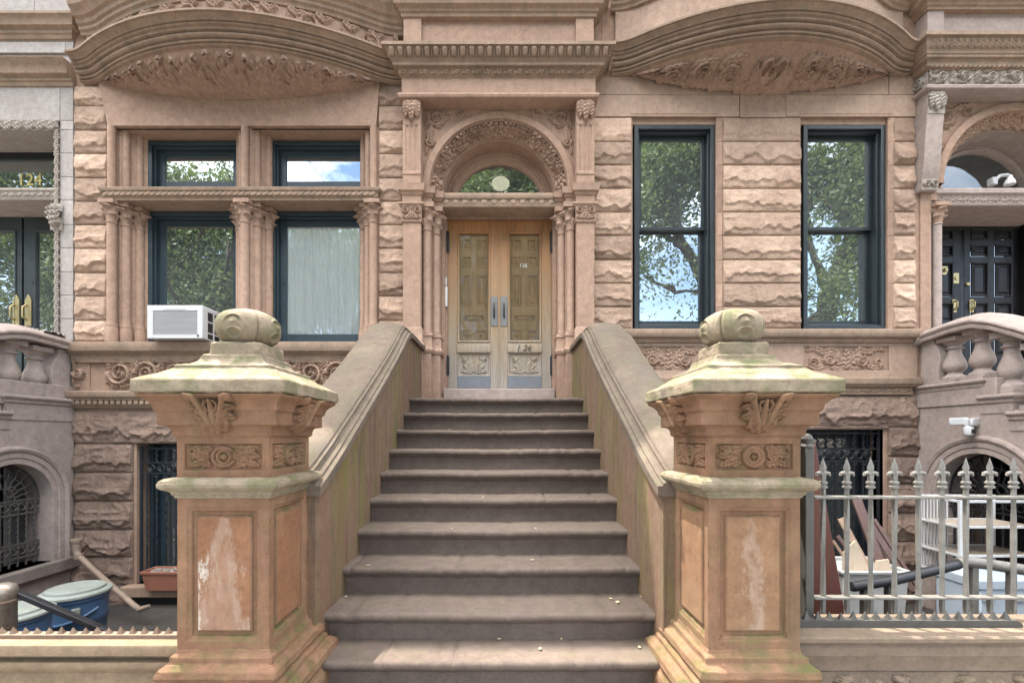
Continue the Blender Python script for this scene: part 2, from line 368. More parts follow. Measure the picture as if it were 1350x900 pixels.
M['cope']=stone('stoop_coping_stone',(.195,.148,.112),(.135,.102,.078),big=1.9,streak=.15,bump=.35,moss=.5,mosscol=(.155,.145,.09),patch=.5,patchcol=(.14,.12,.10))
def pier_extra(k,c,pos):
    n=k.noise(pos,1.7,6,.7,.8); return k.mix(k.math('MULTIPLY',k.mapr(n,.5,.62),.35),c,(.30,.205,.12))
M['pier']=stone('orange_sandstone',(.275,.15,.09),(.215,.112,.066),big=2.1,streak=.7,streakcol=(.12,.08,.045),bump=.35,moss=.85,mosscol=(.10,.105,.035),moss_side=.14,extra=pier_extra)
M['piercap']=stone('sandstone_cap_lichen',(.345,.275,.195),(.25,.19,.13),big=2.4,streak=.3,bump=.4,moss=.95,mosscol=(.13,.138,.062),moss_side=.62,patch=.85,patchcol=(.15,.13,.095))
def efflo(cx,w,side):
    def fn(k,c,pos):
        c=pier_extra(k,c,pos); s=k.n('SeparateXYZ'); k.l(pos,s.inputs[0]); x,z=s.outputs[0],s.outputs[2]
        wob=k.math('ADD',k.math('MULTIPLY',k.math('SUBTRACT',k.noise(k.scaled(pos,7,7,3.2),1.2,7,.72),.5),.34),k.math('MULTIPLY',k.math('SUBTRACT',k.noise(pos,60,4,.7),.5),.05))
        dx=k.math('ABSOLUTE',k.math('ADD',k.math('SUBTRACT',x,cx),wob))
        lim=k.mapr(z,.60,1.20,w,w*.40); ms=k.math('SUBTRACT',lim,dx); core=k.mapr(ms,-.015,.030); edge=k.math('MULTIPLY',core,k.mapr(ms,.05,.012,.15,1.))
        gr=k.noise(k.scaled(pos,22,22,7),1.3,8,.78); c=k.mix(k.math('MULTIPLY',core,k.mapr(gr,.30,.70,.15,.60)),c,(.37,.245,.18))
        c=k.mix(k.math('MULTIPLY',edge,k.mapr(gr,.36,.66,.05,.60)),c,(.52,.43,.345))
        if side<0:
            dx2=k.math('ABSOLUTE',k.math('ADD',k.math('SUBTRACT',x,cx-.105),k.math('MULTIPLY',wob,1.2))); m2=k.math('MULTIPLY',k.mapr(k.math('SUBTRACT',k.mapr(z,.60,.98,.030,.018),dx2),-.004,.012),k.mapr(z,1.03,.97)); c=k.mix(k.math('MULTIPLY',m2,k.mapr(gr,.35,.55,.2,.9)),c,(.60,.53,.45))
        return c
    return fn
M['panelL']=stone('orange_sandstone_panel_salt',(.285,.14,.075),(.235,.112,.06),streak=.35,bump=.2,extra=efflo(-1.262,.098,-1))
M['panelR']=stone('orange_sandstone_panel_streak',(.285,.16,.09),(.24,.13,.072),streak=.35,bump=.2,extra=efflo(1.125,.034,1))
M['curb']=stone('sandy_curb_stone',(.29,.205,.135),(.225,.155,.10),streak=.2,bump=.4,moss=.5,mosscol=(.2,.19,.1),moss_side=.2)
M['curbR']=stone('brown_curb_stone',(.245,.18,.13),(.19,.138,.105),streak=.2,bump=.35,moss=.35,mosscol=(.17,.165,.09),moss_side=.25)
M['concrete']=stone('grey_concrete',(.32,.31,.29),(.26,.25,.235),big=.7,streak=0,bump=.3)
M['yard']=stone('dark_areaway_concrete',(.085,.075,.066),(.055,.05,.045),big=1.3,streak=0,bump=.4)
M['asphalt']=stone('asphalt',(.06,.06,.06),(.045,.045,.046),streak=0,bump=.5)
M['frame']=paint('dark_blue_window_paint',(.034,.052,.064),.35,.2)
M['frameG']=paint('dark_window_paint',(.024,.032,.036),.35,.2)
M['greendoor']=paint('dark_green_grey_paint',(.034,.043,.043),.35,.2)
M['blackdoor']=paint('black_gloss_paint',(.010,.009,.010),.38,.2,spec=.3)
M['iron']=paint('black_iron',(.018,.018,.02),.5,.25)
M['ironblue']=paint('blue_black_iron',(.020,.027,.034),.45,.25)
M['fence']=paint('grey_iron_paint',(.20,.188,.165),.5,.25,14,wear=.5,wearcol=(.16,.13,.105))
M['fencedk']=paint('dark_grey_iron',(.085,.078,.068),.55,.25,14,wear=.2,wearcol=(.14,.11,.08))
M['rust']=paint('rusty_tan_iron',(.21,.145,.10),.7,.25,16,wear=.3,wearcol=(.18,.10,.06))
M['pipe']=paint('tan_painted_pipe',(.30,.225,.17),.5,.15,12,wear=.2,wearcol=(.16,.1,.07))
M['steel']=paint('worn_steel',(.36,.32,.27),.38,.2,12,wear=.35,wearcol=(.28,.16,.09),metal=.6)
M['white']=paint('white_enamel',(.62,.62,.61),.4,.05,6)
M['whitedirty']=paint('dirty_white_plastic',(.50,.50,.47),.5,.2,7)
M['acgrey']=paint('grey_grille_plastic',(.42,.42,.42),.5,.05)
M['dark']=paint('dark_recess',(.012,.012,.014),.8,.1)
M['room']=paint('dim_room_wall',(.05,.048,.044),.9,.2,2)
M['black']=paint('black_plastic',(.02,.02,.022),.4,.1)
M['brass']=paint('aged_brass',(.50,.40,.20),.35,.15,20,metal=.7)
M['plate']=paint('grey_metal_plate',(.23,.22,.21),.45,.12,20,metal=.5)
M['kick']=paint('blue_grey_kick_plate',(.20,.21,.23),.5,.15,18,metal=.3)
M['gold']=paint('gold_leaf_letters',(.85,.70,.26),.4,.05)
M['letters']=paint('white_letters',(.75,.75,.72),.5,.02)
M['scrawl']=paint('dark_marker',(.07,.05,.035),.7,.1)
M['bluebin']=paint('blue_plastic',(.05,.105,.20),.4,.15,6,spec=.5)
M['lid']=paint('milky_lid_plastic',(.24,.265,.24),.45,.15,5,wear=.1,wearcol=(.38,.38,.25))
M['terra']=paint('terracotta_plastic',(.36,.15,.095),.55,.12,8)
M['soil']=paint('pale_pebbles',(.35,.31,.27),.9,.5,60,bump=.6)
M['redboard']=paint('red_brown_painted_board',(.115,.036,.024),.5,.25,5)
M['bluewhite']=paint('pale_blue_white_plastic',(.46,.53,.60),.4,.08,4)
M['leafdry']=paint('dry_leaf',(.55,.47,.30),.8,.25,30)
def wood(name,c1,c2,axis='z',weather=None,scale=1.):
    m,nt,b=mat(name); k=NT(nt); pos=k.n('NewGeometry').outputs['Position']
    sv=(38*scale,38*scale,2.2*scale) if axis=='z' else (2.2*scale,38*scale,38*scale)
    g=k.noise(k.scaled(pos,*sv),1.,6,.65,1.2); n=k.noise(pos,3.5,5,.6)
    c=k.mix(k.mapr(g,.36,.64),c1,c2); c=k.mix(1.,c,k.ramp(n,[(.25,.78),(.75,1.2)]),'MULTIPLY')
    if weather:
        s=k.n('SeparateXYZ'); k.l(pos,s.inputs[0]); z=k.math('ADD',s.outputs[2],k.math('MULTIPLY',k.math('SUBTRACT',k.noise(k.scaled(pos,5,5,1.1),1.6,5,.7),.5),1.7))
        c=k.mix(k.mapr(z,4.4,3.1,0,.80),c,k.mix(k.mapr(g,.35,.65),(.27,.195,.105),(.40,.315,.19)))
        c=k.mix(k.mapr(z,3.2,2.4,0,.75),c,k.mix(k.mapr(g,.35,.65),(.235,.21,.18),(.40,.37,.325)))
    c=k.mix(1.,c,(.8,.8,.8),'MULTIPLY')
    k.l(c,b.inputs['Base Color']); b.inputs['Roughness'].default_value=.5
    bm=k.n('Bump'); bm.inputs['Strength'].default_value=.15; bm.inputs['Distance'].default_value=.004; k.l(g,bm.inputs['Height']); k.l(bm.outputs[0],b.inputs['Normal'])
    return m
M['oak']=wood('oak_door_weathered',(.42,.185,.05),(.24,.095,.026),weather=True)
M['oakin']=wood('oak_inner_panels',(.62,.36,.145),(.47,.26,.095))
M['boardA']=wood('dark_lumber',(.17,.095,.075),(.12,.066,.055))
M['boardB']=wood('tan_lumber',(.40,.27,.18),(.33,.21,.14))
M['ply']=wood('pale_plywood',(.66,.52,.38),(.58,.45,.32))
M['win']=glassmat('window_glass',.36,(.5,.57,.56),0,.04)
M['winclear']=glassmat('window_glass_clear',.08,(1.,1.,1.),0,.02,.05)
M['fanglass']=glassmat('fanlight_glass',.10,(.5,.56,.58),.03,.1)
M['doorglass']=glassmat('door_glass',-.025,(.98,.97,.92),.01,.09,.03)
m,nt,b=mat('cream_lamp_glass'); b.inputs['Base Color'].default_value=(.75,.66,.5,1); b.inputs['Emission Color'].default_value=(1,.86,.66,1); b.inputs['Emission Strength'].default_value=.35; M['lamp']=m
m,nt,b=mat('sheer_curtain'); k=NT(nt); b.inputs['Base Color'].default_value=(.90,.90,.89,1); b.inputs['Roughness'].default_value=.9; b.inputs['Transmission Weight'].default_value=0; M['curtain']=m
m,nt,b=mat('tree_leaf'); k=NT(nt); at=k.n('Attribute',attribute_name='tone').outputs['Fac']; k.l(k.mix(at,(.05,.075,.03),(.17,.205,.09)),b.inputs['Base Color']); b.inputs['Roughness'].default_value=.5
tl=k.n('BsdfTranslucent'); tl.inputs[0].default_value=(.20,.26,.08,1); mx=k.n('MixShader'); mx.inputs[0].default_value=.35; k.l(b.outputs[0],mx.inputs[1]); k.l(tl.outputs[0],mx.inputs[2]); k.l(mx.outputs[0],nt.nodes['Material Output'].inputs[0]); M['leaf']=m
M['bark']=stone('bark',(.10,.08,.065),(.065,.05,.04),big=4,streak=.3,bump=.8)
# ================================================================ setting: pavement, road, areaways
m=MB(); m.box(-60,60,-2.6,2.36,-.35,0); struct(m.build('sidewalk',M['concrete'],bevel=0))
m=MB(); m.box(-60,60,-2.78,-2.602,-.35,.0); struct(m.build('kerb',M['concrete'],bevel=.02))
m=MB(); m.add([(-400,-400,-.13),(400,-400,-.13),(400,-2.78,-.13),(-400,-2.78,-.13)],[(0,1,2,3)]); struct(m.build('road',M['asphalt']))
m=MB(); m.add([(-400,-400,-.9),(400,-400,-.9),(400,400,-.9),(-400,400,-.9)],[(0,1,2,3)]); struct(m.build('ground',M['yard']))
m=MB(); m.box(-12,-1.47,2.36,6.6,-.8,-.6); m.box(1.29,12,2.36,6.6,-.8,-.6); struct(m.build('areaway_floor',M['yard']))
# ================================================================ the stoop: staircase
SX0,SX1=-1.018,.862
stair=T('stoop_staircase','wide flight of worn brown stone steps rising to the wooden double doors','staircase',(-.08,2.3,0))
ZS=[.37]+[.534+.178*i for i in range(9)]; YS=[2.36]+[2.585+.29*i for i in range(9)]
def noseprof(y,z):
    # (y,z) outline of a rounded nosing on a slab, front to back
    pts=[(y+.055,z-.075),(y+.035,z-.062),(y+.03,z-.05)]
    for a in range(-80,91,17): pts.append((y+.022-.022*math.cos(R(a)),z-.024+.024*math.sin(R(a))))
    return pts
for i in range(11):
    if i==0: y,z=2.06,.192
    else: y,z=YS[i-1],ZS[i-1]
    yb=(YS[i]+.09) if i<10 else 6.3
    front=noseprof(y,z); zb=z-.22
    poly=[(y+.055,zb)]+front+[(yb,z),(yb,zb)]
    # worn, slightly uneven: slice along x
    n=90; x0,x1=(SX0-.02,SX1+.02) if i>1 else (SX0+.0,SX1); m=MB(); mm=len(poly); v=[]
    for j in range(n+1):
        x=x0+(x1-x0)*j/n
        wear=.006*math.exp(-((x+.08)/.45)**2)+.004*(fbm(np.array(x*3.),np.array(i*7.),3,3)-.5)+(.004*(vn(np.array(x*24.),np.array(i*3.),5)-.5))+.010*max(0.,float(vn(np.array(x*31.),np.array(i*5.+2.),8))-.80)/.2
        for q,(yy,zz) in enumerate(poly):
            k=1 if 1<=q<len(front)+1 else 0
            v.append((x,yy+(wear*.9 if k else 0),zz-(float(wear) if (k or q==len(front)+1) else 0)))
    f=[(j*mm+q,(j+1)*mm+q,(j+1)*mm+(q+1)%mm,j*mm+(q+1)%mm) for j in range(n) for q in range(mm)]
    f+= [tuple(range(mm)),tuple(n*mm+q for q in range(mm-1,-1,-1))]
    m.add(v,f,rnd.uniform(.35,.65)); m.build('step' if i<10 else 'landing',M['step'],stair,angle=40)
m=MB(); m.box(-.80,.68,6.02,6.5,1.96,2.172); m.build('door_sill',M['mauve'],stair,bevel=.012)
# ================================================================ side walls with coping
L=[(2.44,1.217),(2.55,1.262),(2.77,1.375),(3.2,1.615),(3.66,1.872),(4.1,2.128),(4.45,2.345),(4.66,2.49),(4.77,2.553),(4.86,2.59),(4.95,2.602),(5.2,2.604),(5.70,2.604)]
def smooth(pts,n):
    p=np.array(pts); d=np.concatenate([[0],np.cumsum(np.hypot(*np.diff(p,axis=0).T))]); t=np.linspace(0,d[-1],n)
    return np.stack([np.interp(t,d,p[:,0]),np.interp(t,d,p[:,1])],1)
def side_wall(sx,label):
    xin=SX1 if sx>0 else SX0; xi=lambda q: xin+sx*q       # q: distance outwards from the stair face
    t=T('stoop_side_wall',label,'stoop wall',(xi(.21),4,0)); c=smooth(L,60)
    m=MB(); n=len(c); v=[]
    poly=[(2.456,-.55)]+[(max(y,2.456),z+.02) for y,z in c]+[(5.70,-.55)]
    m.prism(poly,'x',xi(.0),xi(.43)); m.build('wall',M['cheek'],t)
    sec=[(-.004,-.0),(-.034,.002),(-.036,.004),(-.036,.052),(-.034,.055),(-.008,.057),(-.006,.060),(-.006,.070),(.004,.073),(.020,.078),(.030,.090),(.032,.102),(.028,.112),(.044,.113),(.046,.116),(.050,.128),(.075,.146),(.13,.160),(.20,.166),(.28,.164),(.34,.152),(.375,.136),(.39,.118),(.391,.112),(.405,.111),(.40,.1),(.408,.086),(.428,.076),(.44,.07),(.44,.058),(.462,.055),(.464,.004),(.43,.0)]
    X=np.zeros((len(c),len(sec)));Y=np.zeros_like(X);Z=np.zeros_like(X)
    for i,(y,z) in enumerate(c):
        for j,(q,h) in enumerate(sec):
            dz=.004*(float(vn(np.array(y*6.),np.array(q*9.),4))-.5)
            X[i,j]=xi(q);Y[i,j]=y;Z[i,j]=z+h+dz
    m=MB(); m.grid(X,Y,Z); k=len(sec); m.f.append(tuple(range(k))); m.f.append(tuple((len(c)-1)*k+j for j in range(k)))
    m.build('coping',M['cope'],t,angle=24)
side_wall(-1,'sloping stone side wall left of the stairs, streaked green and ochre on its inner face')
side_wall(1,'sloping stone side wall right of the stairs with broad grey brown coping')
# ================================================================ gate piers
def pier(cx,label,pm,side):
    cy=2.26; t=T('gate_pier',label,'pier',(cx,cy,0))
    m=MB(); m.square(cx,cy,[(.34,-.1),(.34,.30),(.335,.318),(.325,.33),(.318,.345),(.33,.37),(.325,.40),(.305,.42),(.285,.428),(.283,.448),(.262,.456),(.27,.478),(.265,.505),(.245,.52),(.232,.527),(.23,.553),(.214,.562),(.209,.580),(.2,.581)])
    worn(m.build('base',M['pier'],t,bevel=.003,seg=1),5,.012)
    s=.207; z0,z1=.575,1.262
    m=MB(); m.box(cx-s+.03,cx+s-.03,cy-s+.03,cy+s-.03,z0,z1); pn=MB(); w=2*s; h=z1-z0
    ring=[(0,-.0),(.042,.0),(.046,-.006),(.058,-.008),(.064,-.022),(.078,-.022),(.083,-.010),(.090,-.006)]
    for N,U,O in (((0,-1,0),(1,0,0),(cx-s,cy-s,z0)),((0,1,0),(-1,0,0),(cx+s,cy+s,z0)),((-1,0,0),(0,-1,0),(cx-s,cy+s,z0)),((1,0,0),(0,1,0),(cx+s,cy-s,z0))):
        m.rings(O,U,(0,0,1),N,w,h,ring); m.f.pop()
        Ov=Vector(O)+Vector(U)*.090+Vector((0,0,.090)); Nv=Vector(N); a=Ov+Nv*-.006; W=w-.18;H=h-.18
        U_,V_=np.meshgrid(np.linspace(0,1,30),np.linspace(0,1,60)); dz=.0035*(fbm(U_*5+cx*9,V_*9,side+int(10*N[0]),4)-.5)*np.clip(np.minimum(np.minimum(U_,1-U_)*W,np.minimum(V_,1-V_)*H)/.02,0,1)
        Ux,Uy,_=U; pn.grid(a.x+Ux*W*U_+N[0]*dz,a.y+Uy*W*U_+N[1]*dz,a.z+H*V_)
    worn(m.build('shaft',M['pier'],t,bevel=.003,seg=1),4,.006); pn.build('panel',pm,t,recalc=False)
    m=MB(); m.square(cx,cy,[(.19,1.258),(.215,1.262),(.218,1.272),(.225,1.278),(.227,1.290),(.238,1.297),(.252,1.303),(.262,1.315),(.264,1.328),(.258,1.342),(.245,1.350),(.21,1.356),(.2,1.357)])
    worn(m.build('ledge',M['piercap'],t,bevel=.002,seg=1),5,.010)
    m=MB(); q=.208; z0,z1=1.355,1.54; m.box(cx-q+.02,cx+q-.02,cy-q+.02,cy+q-.02,z0,z1)
    fz=MB()
    for N,U,O in (((0,-1,0),(1,0,0),(cx-q,cy-q,z0)),((0,1,0),(-1,0,0),(cx+q,cy+q,z0)),((-1,0,0),(0,-1,0),(cx-q,cy+q,z0)),((1,0,0),(0,1,0),(cx+q,cy-q,z0))):
        ins=.032; m.rings(O,U,(0,0,1),N,2*q,z1-z0,[(0,0),(ins,0),(ins+.005,-.012)]); m.f.pop()
        W,H=2*q-2*ins-.01,z1-z0-2*ins-.01; r=Relief(W,H,.0032)
        for k in (-1,1):
            r.leaf([(W/2+k*.055,H*.15),(W/2+k*.10,H*.3),(W/2+k*.165,H*.12)],.024,.017,6); r.leaf([(W/2+k*.06,H*.5),(W/2+k*.11,H*.62),(W/2+k*.168,H*.5)],.028,.020,6)
            r.leaf([(W/2+k*.05,H*.85),(W/2+k*.10,H*.8),(W/2+k*.16,H*.92)],.024,.017,6); r.spiral(W/2+k*.135,H*.75,.022,0,1,k,.005,.015,False,0)
        if side>0:
            r.stroke([(W/2+.043*math.cos(a*PI/12),H/2+.043*math.sin(a*PI/12)) for a in range(25)],.011,.011,.016); r.stroke([(W/2+.026*math.cos(a*PI/12),H/2+.026*math.sin(a*PI/12)) for a in range(25)],.009,.009,.013); r.rosette(W/2,H/2,.018,5,.02)
        else:
            r.stroke([(W/2+.05*math.cos(a*PI/12),H/2+.043*math.sin(a*PI/12)) for a in range(3,23)],.009,.009,.018); r.stroke([(W/2+.028*math.cos(a*PI/12),H/2+.03*math.sin(a*PI/12)) for a in range(25)],.008,.008,.016); r.disc(W/2,H/2,.017,.02)
        A=Vector(O)+Vector(U)*(ins+.005)+Vector((0,0,ins+.005)); Nv=Vector(N)
        r.map(fz,lambda u,v,hh: (A.x+U[0]*u+N[0]*(hh-.012),A.y+U[1]*u+N[1]*(hh-.012),A.z+v))
    m.build('neck',M['pier'],t,bevel=.003); fz.build('carved_frieze',M['pier'],t,recalc=False)
    cyma=[(.208,1.535),(.223,1.545),(.224,1.560),(.228,1.575),(.238,1.585),(.258,1.589),(.260,1.592),(.260,1.648),(.270,1.654),(.272,1.664),(.276,1.680),(.288,1.696),(.302,1.706),(.314,1.714),(.317,1.725),(.3,1.728)]
    m=MB(); m.square(cx,cy,cyma); worn(m.build('cornice',M['pier'],t,bevel=.003,seg=1),5,.008)
    # drooping acanthus leaf in the middle of each cornice side
    a=np.array(cyma[2:-1]); 
    for N,U in (((0,-1,0),(1,0,0)),((0,1,0),(-1,0,0)),((-1,0,0),(0,-1,0)),((1,0,0),(0,1,0))):
        ac=MB(); r=Relief(.22,.172,.0028); c=.11
        r.stroke([(c,.004),(c,.03),(c,.075)],.012,.022,.030); r.stroke([(c,.075),(c,.11),(c,.14)],.020,.010,.034)
        for k in(-1,1):
            r.leaf([(c+k*.004,.012),(c+k*.040,.040),(c+k*.060,.085)],.026,.034,3); r.leaf([(c+k*.018,.05),(c+k*.060,.080),(c+k*.098,.070)],.026,.036,3)
            r.leaf([(c+k*.02,.07),(c+k*.065,.115),(c+k*.100,.118)],.026,.040,3)
            r.stroke([(c+k*.012,.02),(c+k*.030,.07),(c+k*.050,.12),(c+k*.066,.155),(c+k*.086,.165)],.013,.015,.046); r.disc(c+k*.083,.152,.017,.05)
            r.stroke([(c+k*.02,.10),(c+k*.03,.125),(c+k*.018,.14)],.008,.006,.03)
        zz=np.linspace(1.55,1.730,400); rr=np.interp(zz,a[:,1],a[:,0]); hull=np.interp(zz,[1.55,1.60,1.72],[.232,.268,.318])
        ok=r.H>.0; 
        r.map(ac,lambda u,v,h: ((lambda rad: (cx+U[0]*(u-.11)+N[0]*rad, cy+U[1]*(u-.11)+N[1]*rad, 1.552+v))(np.where(h>0,.35*np.interp(1.552+v,zz,rr)+.65*np.interp(1.552+v,zz,hull)+h*.62,np.interp(1.552+v,zz,rr)-.012))),cut=True)
        ac.build('acanthus_leaf',M['pier'],t,recalc=False)
    # cap slab, concave roof, plinth
    m=MB(); m.square(cx,cy,[(.30,1.727),(.322,1.728),(.326,1.734),(.326,1.780),(.322,1.787),(.300,1.797),(.272,1.812),(.245,1.829),(.226,1.842),(.216,1.846),(.215,1.862),(.200,1.866),(.175,1.874),(.156,1.886),(.145,1.902),(.141,1.918),(.139,1.922),(.119,1.9225),(.118,1.976),(.112,1.986),(.08,1.990)])
    worn(m.build('cap',M['piercap'],t,bevel=.004,seg=1),5,.011)
    # melon-like finial with four carved lobes
    n=160; nz=70; A,B=np.meshgrid(np.linspace(0,2*PI,n,endpoint=False),np.linspace(-PI/2,PI/2,nz))
    sq=1/(np.abs(np.cos(A))**2.8+np.abs(np.sin(A))**2.8)**(1/2.8)
    rad=.141*(np.cos(B)**.62)*(.66+.34*sq); phi=((A+PI/4)%(PI/2))-PI/4; zt=np.sin(B)
    d45=np.abs(PI/4-np.abs(phi))                        # distance to the four diagonal seams
    rad=rad*(1-.09*np.exp(-(d45/.04)**2)+.012*np.exp(-((d45-.11)/.05)**2)-.035*np.exp(-((d45-.36)/.035)**2)*np.clip(np.abs(zt)*1.6,0,1))
    def bump(p0,z0,a,b): return np.exp(-(((np.abs(phi)-p0)/a)**2+((zt-z0)/b)**2))
    ridge=lambda p0,z0,a,b_,w: np.exp(-((np.sqrt(((np.abs(phi)-p0)/a)**2+((zt-z0)/b_)**2)-1)/w)**2)
    up_=1/(1+np.exp(-(zt-.12)/.03))
    rad=rad+up_*(.006*ridge(0,.10,.30,.36,.10)-.010*ridge(0,.10,.22,.26,.10))+.010*bump(0,.06,.12,.12)-.016*bump(0,-.50,.15,.16)+.007*ridge(0,-.48,.25,.27,.14)
    rad=rad-.006*np.exp(-((zt-.80)/.05)**2)*(np.abs(phi)<.6)
    rad=rad*(1+.012*(fbm(A*3,B*3,side+3,3)-.5)); rad[0,:]=rad[-1,:]=.0005
    m=MB(); m.grid(cx+rad*np.cos(A),cy+rad*np.sin(A),2.070+.088*np.sign(zt)*np.abs(zt)**.92,closeu=True)
    m.lathe((cx,cy,0),[(.08,1.985),(.095,1.992),(.1,2.004),(.08,2.012)],24)
    m.build('finial',M['piercap'],t,angle=60)
pier(-1.265,'left orange sandstone gate pier with white salt stains down its front panel',M['panelL'],-1)
pier(1.13,'right sandstone gate pier with green lichen on its cap and ledge, beside the iron fence',M['panelR'],1)
# ================================================================ kerb walls, spike strips, fence
def kerbwall(x0,x1,label,mt,carved):
    t=T('areaway_wall',label,'low wall',((x0+x1)/2,2.3,-.6))
    pr=[(.0,-.7),(.0,.395)]+([(.0,.42),(.02,.43),(.022,.44),(.03,.50),(.034,.505),(.034,.545),(.028,.552),(.04,.566),(.05,.575),(.05,.592),(.044,.598)] if carved else [(.0,.41),(.022,.428),(.03,.452),(.026,.470),(-.012,.474),(-.014,.494),(.02,.498),(.034,.505),(.036,.54),(.03,.552),(.02,.556)])
    ztop=pr[-1][1]; pr.append((-.06,ztop))
    m=MB(); N=60
    # front skin with slight unevenness, then a plain core behind
    X,K=np.meshgrid(np.linspace(x0,x1,N),np.arange(len(pr))); o=np.array([p[0] for p in pr])[K]; z=np.array([p[1] for p in pr])[K]
    o=o+.008*(fbm(X*7,z*30,2,4)-.5)*(K<len(pr)-1)
    m.grid(X,2.18-o,z); m.box(x0,x1,2.20,2.42 if carved else 2.262,-.7,ztop-.002); m.build('wall',mt,t,angle=35)
    if carved:
        r=Relief(2.3,.20,.006); 
        for i in range(4):
            c=.26+i*.58
            for k in (-1,1): r.spiral(c+k*.115,.11,.06,PI/2,1.2,-k,.018,.03,False,1); r.leaf([(c+k*.05,.05),(c+k*.12,.02),(c+k*.2,.05)],.03,.025,5)
            r.disc(c-.03,.145,.022,.028); r.disc(c+.03,.145,.022,.028); r.leaf([(c,.02),(c,.08),(c,.14)],.03,.025,4)
            r.leaf([(c+.2,.04),(c+.29,.1),(c+.38,.04)],.04,.025,6)
        mm=MB(); r.front(mm,1.50,2.1775,.215); mm.build('carved_frieze',mt,t,recalc=False)
kerbwall(-5.2,-1.50,'low sandy stone wall left of the left pier, under a row of small spikes',M['curb'],False)
kerbwall(1.34,5.2,'low brown stone wall with carved scrolls, carrying the iron fence',M['curbR'],True)
def spikes(x0,x1,y,z,mt,label,pitch,h,hb,rb):
    m=MB(); m.box(x0,x1,y-.022,y+.022,z,z+hb)
    if rb: m.lathe((x1,y,z+.0),[(.03,-.02),(.03,.02)],16,'y')
    x=x0+pitch*.5
    while x<x1-.02:
        w=.016*rnd.uniform(.85,1.15); hh=h*rnd.uniform(.85,1.1); tx=rnd.uniform(-.004,.004)
        m.add([(x-w,y-.012,z+hb-.002),(x+w,y-.012,z+hb-.002),(x+w,y+.012,z+hb-.002),(x-w,y+.012,z+hb-.002),(x+tx,y,z+hb+hh)],[(0,1,4),(1,2,4),(2,3,4),(3,0,4),(3,2,1,0)]); x+=pitch
    tag(m.build('spike_strip',mt,bevel=.0),label,'spike strip')
spikes(-4.6,-1.51,2.236,.556,M['rust'],'rusty tan strip of small spikes on the sandy wall left of the piers',.0585,.034,.018,False)
spikes(1.42,2.54,2.27,.597,M['fencedk'],'dark grey strip of small spikes at the foot of the iron fence',.0585,.040,.034,True)
fence=T('iron_fence','grey painted iron fence with twisted bars and spear points beside the right pier','fence',(2.4,2.36,.6))
YF=2.36
m=MB(); m.box(1.550,1.594,YF-.025,YF+.025,.56,1.48); m.lathe((1.572,YF,1.48),[(.03,0),(.032,.012),(.02,.022),(.03,.045),(.022,.065),(.004,.075)],14); m.build('post',M['fencedk'],fence,bevel=.004)
m=MB(); m.box(1.60,4.2,YF-.022,YF+.022,1.218,1.232); m.build('top_rail',M['fence'],fence,bevel=.003)
m=MB(); m.box(1.60,4.2,YF-.022,YF+.022,.700,.713); m.build('bottom_rail',M['fence'],fence,bevel=.003)
m=MB(); x=PX(1085,YF)
i=0
while x<4.1:
    b=MB(); n=40; zs=np.linspace(.72,1.40,n)*.55+.55*.45 if 0 else np.linspace(.625,1.30,n)
    tw=np.where((zs>.74)&(zs<1.2),1,0); pts=[(x,YF,z) for z in zs]
    b.tube(pts,.0128,4,twist=.055*(1+.15*(i%3)))
    # fleur spear: collar, scroll arms, blade
    b.lathe((x,YF,1.27),[(.014,0),(.021,.004),(.021,.012),(.015,.016),(.015,.022),(.021,.026),(.021,.034),(.013,.040)],10)
    b.prism([(-.010,1.305),(.010,1.305),(.012,1.352),(-.012,1.352)],'y',YF-.008,YF+.008); 
    b.v[-8:]=[(p[0]+x,p[1],p[2]) for p in b.v[-8:]]
    for k in(-1,1):
        b.tube([(x,YF,1.345),(x+k*.018,YF,1.352),(x+k*.031,YF,1.348),(x+k*.036,YF,1.336)],[.010,.010,.009,.006],8)
    b.add([(x-.012,YF,1.352),(x,YF-.010,1.352),(x+.012,YF,1.352),(x,YF+.010,1.352),(x-.020,YF,1.378),(x,YF-.011,1.378),(x+.020,YF,1.378),(x,YF+.011,1.378),(x,YF,1.432)],[(0,1,5,4),(1,2,6,5),(2,3,7,6),(3,0,4,7),(4,5,8),(5,6,8),(6,7,8),(7,4,8)])
    b.build('picket',M['fence'],fence,angle=40); x+=.1235; i+=1
# ================================================================ houses
W0=5.85
def fillwall(mb,x0,x1,z0,z1,y0,y1,ops):
    xs=sorted({x0,x1,*[o[0] for o in ops],*[o[1] for o in ops]}); zs=sorted({z0,z1,*[o[2] for o in ops],*[o[3] for o in ops]})
    xs=[x for x in xs if x0<=x<=x1]; zs=[z for z in zs if z0<=z<=z1]
    for a,b in zip(xs,xs[1:]):
        run=None
        for c,d in zip(zs,zs[1:]):
            hole=any(o[0]<=(a+b)/2<=o[1] and o[2]<=(c+d)/2<=o[3] for o in ops)
            if hole:
                if run: mb.box(a,b,y0,y1,*run); run=None
            else: run=(run[0],d) if run else (c,d)
        if run: mb.box(a,b,y0,y1,*run)
def at(px): return PX(px,W0)
def zt(py): return PZ(py,W0)
def shape(t,a=.82):
    t=abs(t); k=1/a; c=k*a/(1-a)
    return 1-k*t*t if t<=a else (c*(1-t)**2 if t<=1 else 0)
def bowpath(xc,hw,yb,A,n=72,ext=0):
    p=[(xc-hw+2*hw*i/n, yb-A*shape(-1+2*i/n)) for i in range(n+1)]
    return p
